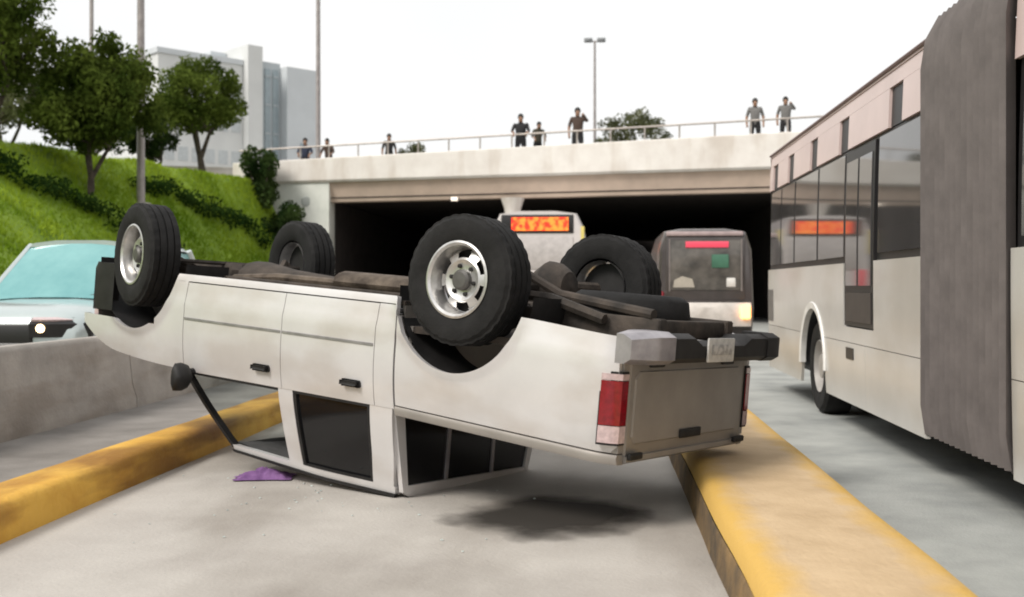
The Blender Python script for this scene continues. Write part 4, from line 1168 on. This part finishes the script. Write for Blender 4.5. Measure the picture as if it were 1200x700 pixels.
for s in (-1, 1):
    gquad('side_window', (0.98, s * 0.86, 1.08), (-0.35, s * 0.88, 1.08), (-0.35, s * 0.665, 1.72), (0.30, s * 0.655, 1.72), cgl, bow=0.0)
    gquad('side_window', (-0.43, s * 0.88, 1.08), (-2.0, s * 0.84, 1.10), (-1.75, s * 0.64, 1.70), (-0.43, s * 0.665, 1.72), cgl, bow=0.0)
    MB().tube([(1.10, s * 0.82, 1.06), (0.28, s * 0.645, 1.75)], [0.055, 0.04], 8).build('front_pillar', cpm, cr)
    MB().tube([(-0.39, s * 0.885, 1.06), (-0.39, s * 0.665, 1.74)], 0.04, 8).build('middle_pillar', cpm, cr)
    MB().tube([(-2.08, s * 0.80, 1.06), (-1.76, s * 0.63, 1.74)], 0.06, 8).build('rear_pillar', cpm, cr)
    m2 = MB().loft([[(0.80 + dx, s * y, 1.10 + z) for dx, z in ((0, -0.01), (0.08, 0.01), (0.08, 0.13), (0, 0.15))] for y in (0.90, 0.96, 1.10)]).build('wing_mirror', cpm, cr)
    hl = MB().loft([[(x, s * y, 0.72), (x + 0.02, s * y, 0.86), (x - 0.06, s * y, 0.925), (x - 0.15, s * y, 0.72)] for x, y in ((2.335, 0.28), (2.325, 0.50), (2.28, 0.70), (2.16, 0.86))]).build('headlight', bus_k, cr)
    MB().lathe([(0.045, -0.03), (0.045, 0.0), (0.034, 0.012), (0.0, 0.018)], n=20, axis='x', c=(2.352, s * 0.40, 0.815)).build('lamp', emit('car_headlight', (1.0, 0.72, 0.38), 5.0) if s > 0 else clearlens, hl)
    MB().loft([[(x, s * y, 0.885), (x + 0.01, s * y, 0.905), (x - 0.05, s * y, 0.93), (x - 0.06, s * y, 0.90)] for x, y in ((2.33, 0.30), (2.31, 0.52), (2.24, 0.72))]).build('light_strip', clearlens, hl)
    for x in (-1.38, 1.40):
        t = bus_wheel(cr, x, s * 0.80, r=0.35, side=s)
        t.rotation_euler = (0, 0, pi / 2)
        if s > 0: t.rotation_euler = (0, 0, pi / 2)
MB().loft([[(x, y * q, z) for y, z in [(-0.66, 1.73), (-0.60, 1.78), (-0.3, 1.815), (0.3, 1.815), (0.60, 1.78), (0.66, 1.73)]] for x, q in ((-1.82, 0.93), (-1.6, 1.0), (-0.5, 1.02), (0.2, 1.0), (0.36, 0.96))]).build('roof', cpm, cr, smooth=60)
MB().box((2.18, -0.30, 0.58), (2.33, 0.30, 0.86), 0.02).build('grille', bus_k, cr)
MB().box((2.10, -0.78, 0.36), (2.36, 0.78, 0.66), 0.03).build('bumper', bus_k, cr)

# ------------------------------------------------------------------ people on the overpass
skin_m = mat('skin', (0.30, 0.17, 0.11), rough=0.6)
hair_m = mat('hair', (0.012, 0.010, 0.009), rough=0.7)
def person(label, loc, rz, shirt, trousers, pose, scale=1.0):
    t = thing('person', label, 'person', loc, rz, None)
    t.scale = (scale,) * 3
    V, E, Rr = [], [], []
    def j(p, r, par=None):
        V.append(p); Rr.append(r)
        if par is not None: E.append((par, len(V) - 1))
        return len(V) - 1
    lean = pose.get('lean', 0.0)
    def b(x, y, z): return (x, y - lean * max(0, z - 0.95), z)      # the figure faces -y
    pel = j(b(0, 0, 0.95), 0.145)
    sp_ = j(b(0, 0.0, 1.13), 0.135, pel); ch = j(b(0, 0, 1.32), 0.155, sp_); nk = j(b(0, 0.0, 1.46), 0.065, ch)
    hb = j(b(0, -0.02, 1.56), 0.085, nk); ht = j(b(0, -0.015, 1.66), 0.085, hb)
    j(b(0, -0.095, 1.575), 0.022, hb)
    for s in (-1, 1):
        sh = j(b(s * 0.18, 0, 1.40), 0.068, ch)
        if pose['arms'] == 'rail':
            el = j(b(s * 0.27, -0.10, 1.18), 0.048, sh); wr = j(b(s * 0.20, -0.30, 1.10), 0.035, el)
        elif pose['arms'] == 'up' and s > 0:
            el = j(b(s * 0.30, -0.12, 1.30), 0.048, sh); wr = j(b(s * 0.14, -0.24, 1.52), 0.035, el)
        else:
            el = j(b(s * 0.26, 0.03, 1.13), 0.048, sh); wr = j(b(s * 0.26, -0.06, 0.92), 0.035, el)
        hn = j((V[wr][0] * 0.97, V[wr][1] - 0.05, V[wr][2] - 0.06), 0.03, wr)
        for q in (-0.025, 0.0, 0.025): j((V[hn][0] + q, V[hn][1] - 0.03, V[hn][2] - 0.075), 0.010, hn)
        hp = j((s * 0.095, 0, 0.88), 0.10, pel); kn = j((s * 0.11, -0.02, 0.49), 0.065, hp); an = j((s * 0.12, 0.02, 0.09), 0.043, kn)
        j((s * 0.13, -0.14, 0.04), 0.038, an)
    me = bpy.data.meshes.new('body'); me.from_pydata(V, E, []); me.update()
    o = bpy.data.objects.new('body', me); COL.objects.link(o)
    sk = o.modifiers.new('skin', 'SKIN'); sk.use_smooth_shade = True
    if not me.skin_vertices: me.attributes.new('skin', 'FLOAT', 'POINT')
    for i, v in enumerate(me.skin_vertices[0].data):
        v.radius = (Rr[i], Rr[i]); v.use_root = (i == 0)
    sb = o.modifiers.new('sub', 'SUBSURF'); sb.levels = 1; sb.render_levels = 1
    dg = bpy.context.evaluated_depsgraph_get()
    nm = bpy.data.meshes.new_from_object(o.evaluated_get(dg))
    o.modifiers.clear(); o.data = nm
    o.parent = t
    nm.materials.clear()
    for m in (shirt, trousers, skin_m, hair_m): nm.materials.append(m)
    for p in nm.polygons:
        c = p.center
        z = c.z
        p.material_index = 0
        if z > 1.475: p.material_index = 2
        elif z < 0.97 and abs(c.x) < 0.225: p.material_index = 1
        elif abs(c.x) > 0.16 and z < 1.16: p.material_index = 2
        if z < 0.075: p.material_index = 3
        p.use_smooth = True
    hc = b(0, 0.006, 1.645)
    hr = MB()
    rings = []
    for k in range(7):
        a = pi / 2 * k / 6
        rings.append([(hc[0] + 0.093 * cos(a) * cos(q), hc[1] + 0.105 * cos(a) * sin(q) + 0.012, hc[2] - 0.05 * (1 if sin(q) > 0.2 else 0.15) * (1 - k / 6) + 0.105 * sin(a)) for q in [2 * pi * i / 16 for i in range(16)]])
    hr.grid(rings, close=True).build('hair', hair_m, t, smooth=60)
    return t
def cm(n, c): return mat('cloth_' + n, c, rough=0.9, var=0.15, scale=20)
dk, blu, gry, brn, wht, olv = cm('black', (0.02, 0.02, 0.022)), cm('navy', (0.03, 0.04, 0.07)), cm('grey', (0.16, 0.155, 0.15)), cm('brown', (0.07, 0.045, 0.035)), cm('white', (0.5, 0.5, 0.48)), cm('olive', (0.06, 0.055, 0.04))
def pp(x, back=0.55): return (x, by(x) + back, decktop(x))
def put(label, x, rz, shirt, tr, pose, sc=1.0, back=0.55): return person(label, pp(x, back), rz, shirt, tr, pose, sc)
put('person in dark clothes leaning on the railing before the grey building', -10.68, 0.1, blu, dk, {'arms': 'rail', 'lean': 0.10}, 0.98)
put('person in dark brown top leaning over the railing near the thin pole', -9.74, -0.2, brn, dk, {'arms': 'rail', 'lean': 0.3}, 0.92)
put('person in dark jacket beside the bush on the overpass', -7.44, 0.2, dk, dk, {'arms': 'down', 'lean': 0.12}, 0.92)
put('person in black top standing at the railing above the column', -2.64, 0.0, dk, dk, {'arms': 'rail', 'lean': 0.05}, 1.10)
put('person in dark olive jacket hunched low next to the person in black', -2.05, 0.3, olv, dk, {'arms': 'rail', 'lean': 0.35}, 0.90)
put('person in dark brown jacket standing upright beside the olive treetop', -0.67, 0.05, brn, dk, {'arms': 'up', 'lean': 0.0}, 1.13)
put('person in grey top with arms down, between the treetop and the bus roof', 5.11, -0.1, gry, dk, {'arms': 'down', 'lean': 0.0}, 1.02)
put('person in grey top with one arm raised, right beside the bus roof', 6.05, -0.15, gry, dk, {'arms': 'up', 'lean': 0.02}, 1.0)

# ------------------------------------------------------------------ small things on the road
purple = mat('purple_cloth', (0.13, 0.055, 0.17), rough=0.9, c2=(0.24, 0.12, 0.29), scale=12)
rows = []
for i in range(22):
    r = []
    for k in range(14):
        u, v = i / 21 - 0.5, k / 13 - 0.5
        e = 1 + 0.25 * noise.noise(Vector((u * 4, v * 4, 1)))
        z = 0.045 * max(0, 1 - 2.4 * max(abs(u), abs(v)) ** 1.0) + 0.05 * abs(noise.noise(Vector((u * 7, v * 7, 2)))) * (1 - (2 * max(abs(u), abs(v))) ** 4) + 0.006
        r.append((u * 0.38 * e, v * 0.24 * e, z * 1.15))
    rows.append(r)
pc = MB().grid(rows).build('purple_cloth', purple, smooth=70)
pc.location = (-2.24, 7.34, 0.002); pc.rotation_euler = (0, 0, 0.15)
tag(pc, 'crumpled purple cloth lying on the road by the crushed windscreen', 'cloth')
db = MB()
rnd = random.Random(3)
for _ in range(60):
    x, y = rnd.gauss(-1.7, 0.55), rnd.gauss(6.7, 0.55)
    s = rnd.uniform(0.003, 0.010)
    a = rnd.uniform(0, 6.28)
    pts = [(x + s * cos(a + q), y + s * sin(a + q), 0.003) for q in (0, 2.0, 4.1)]
    db.loft([pts, [(p[0], p[1], 0.003 + s * 0.6) for p in pts]])
tag(db.build('glass_fragments', mat('glass_bits', (0.55, 0.62, 0.60), rough=0.15)), 'scattered bits of broken glass on the road beside the cab', 'broken glass', kind='stuff')
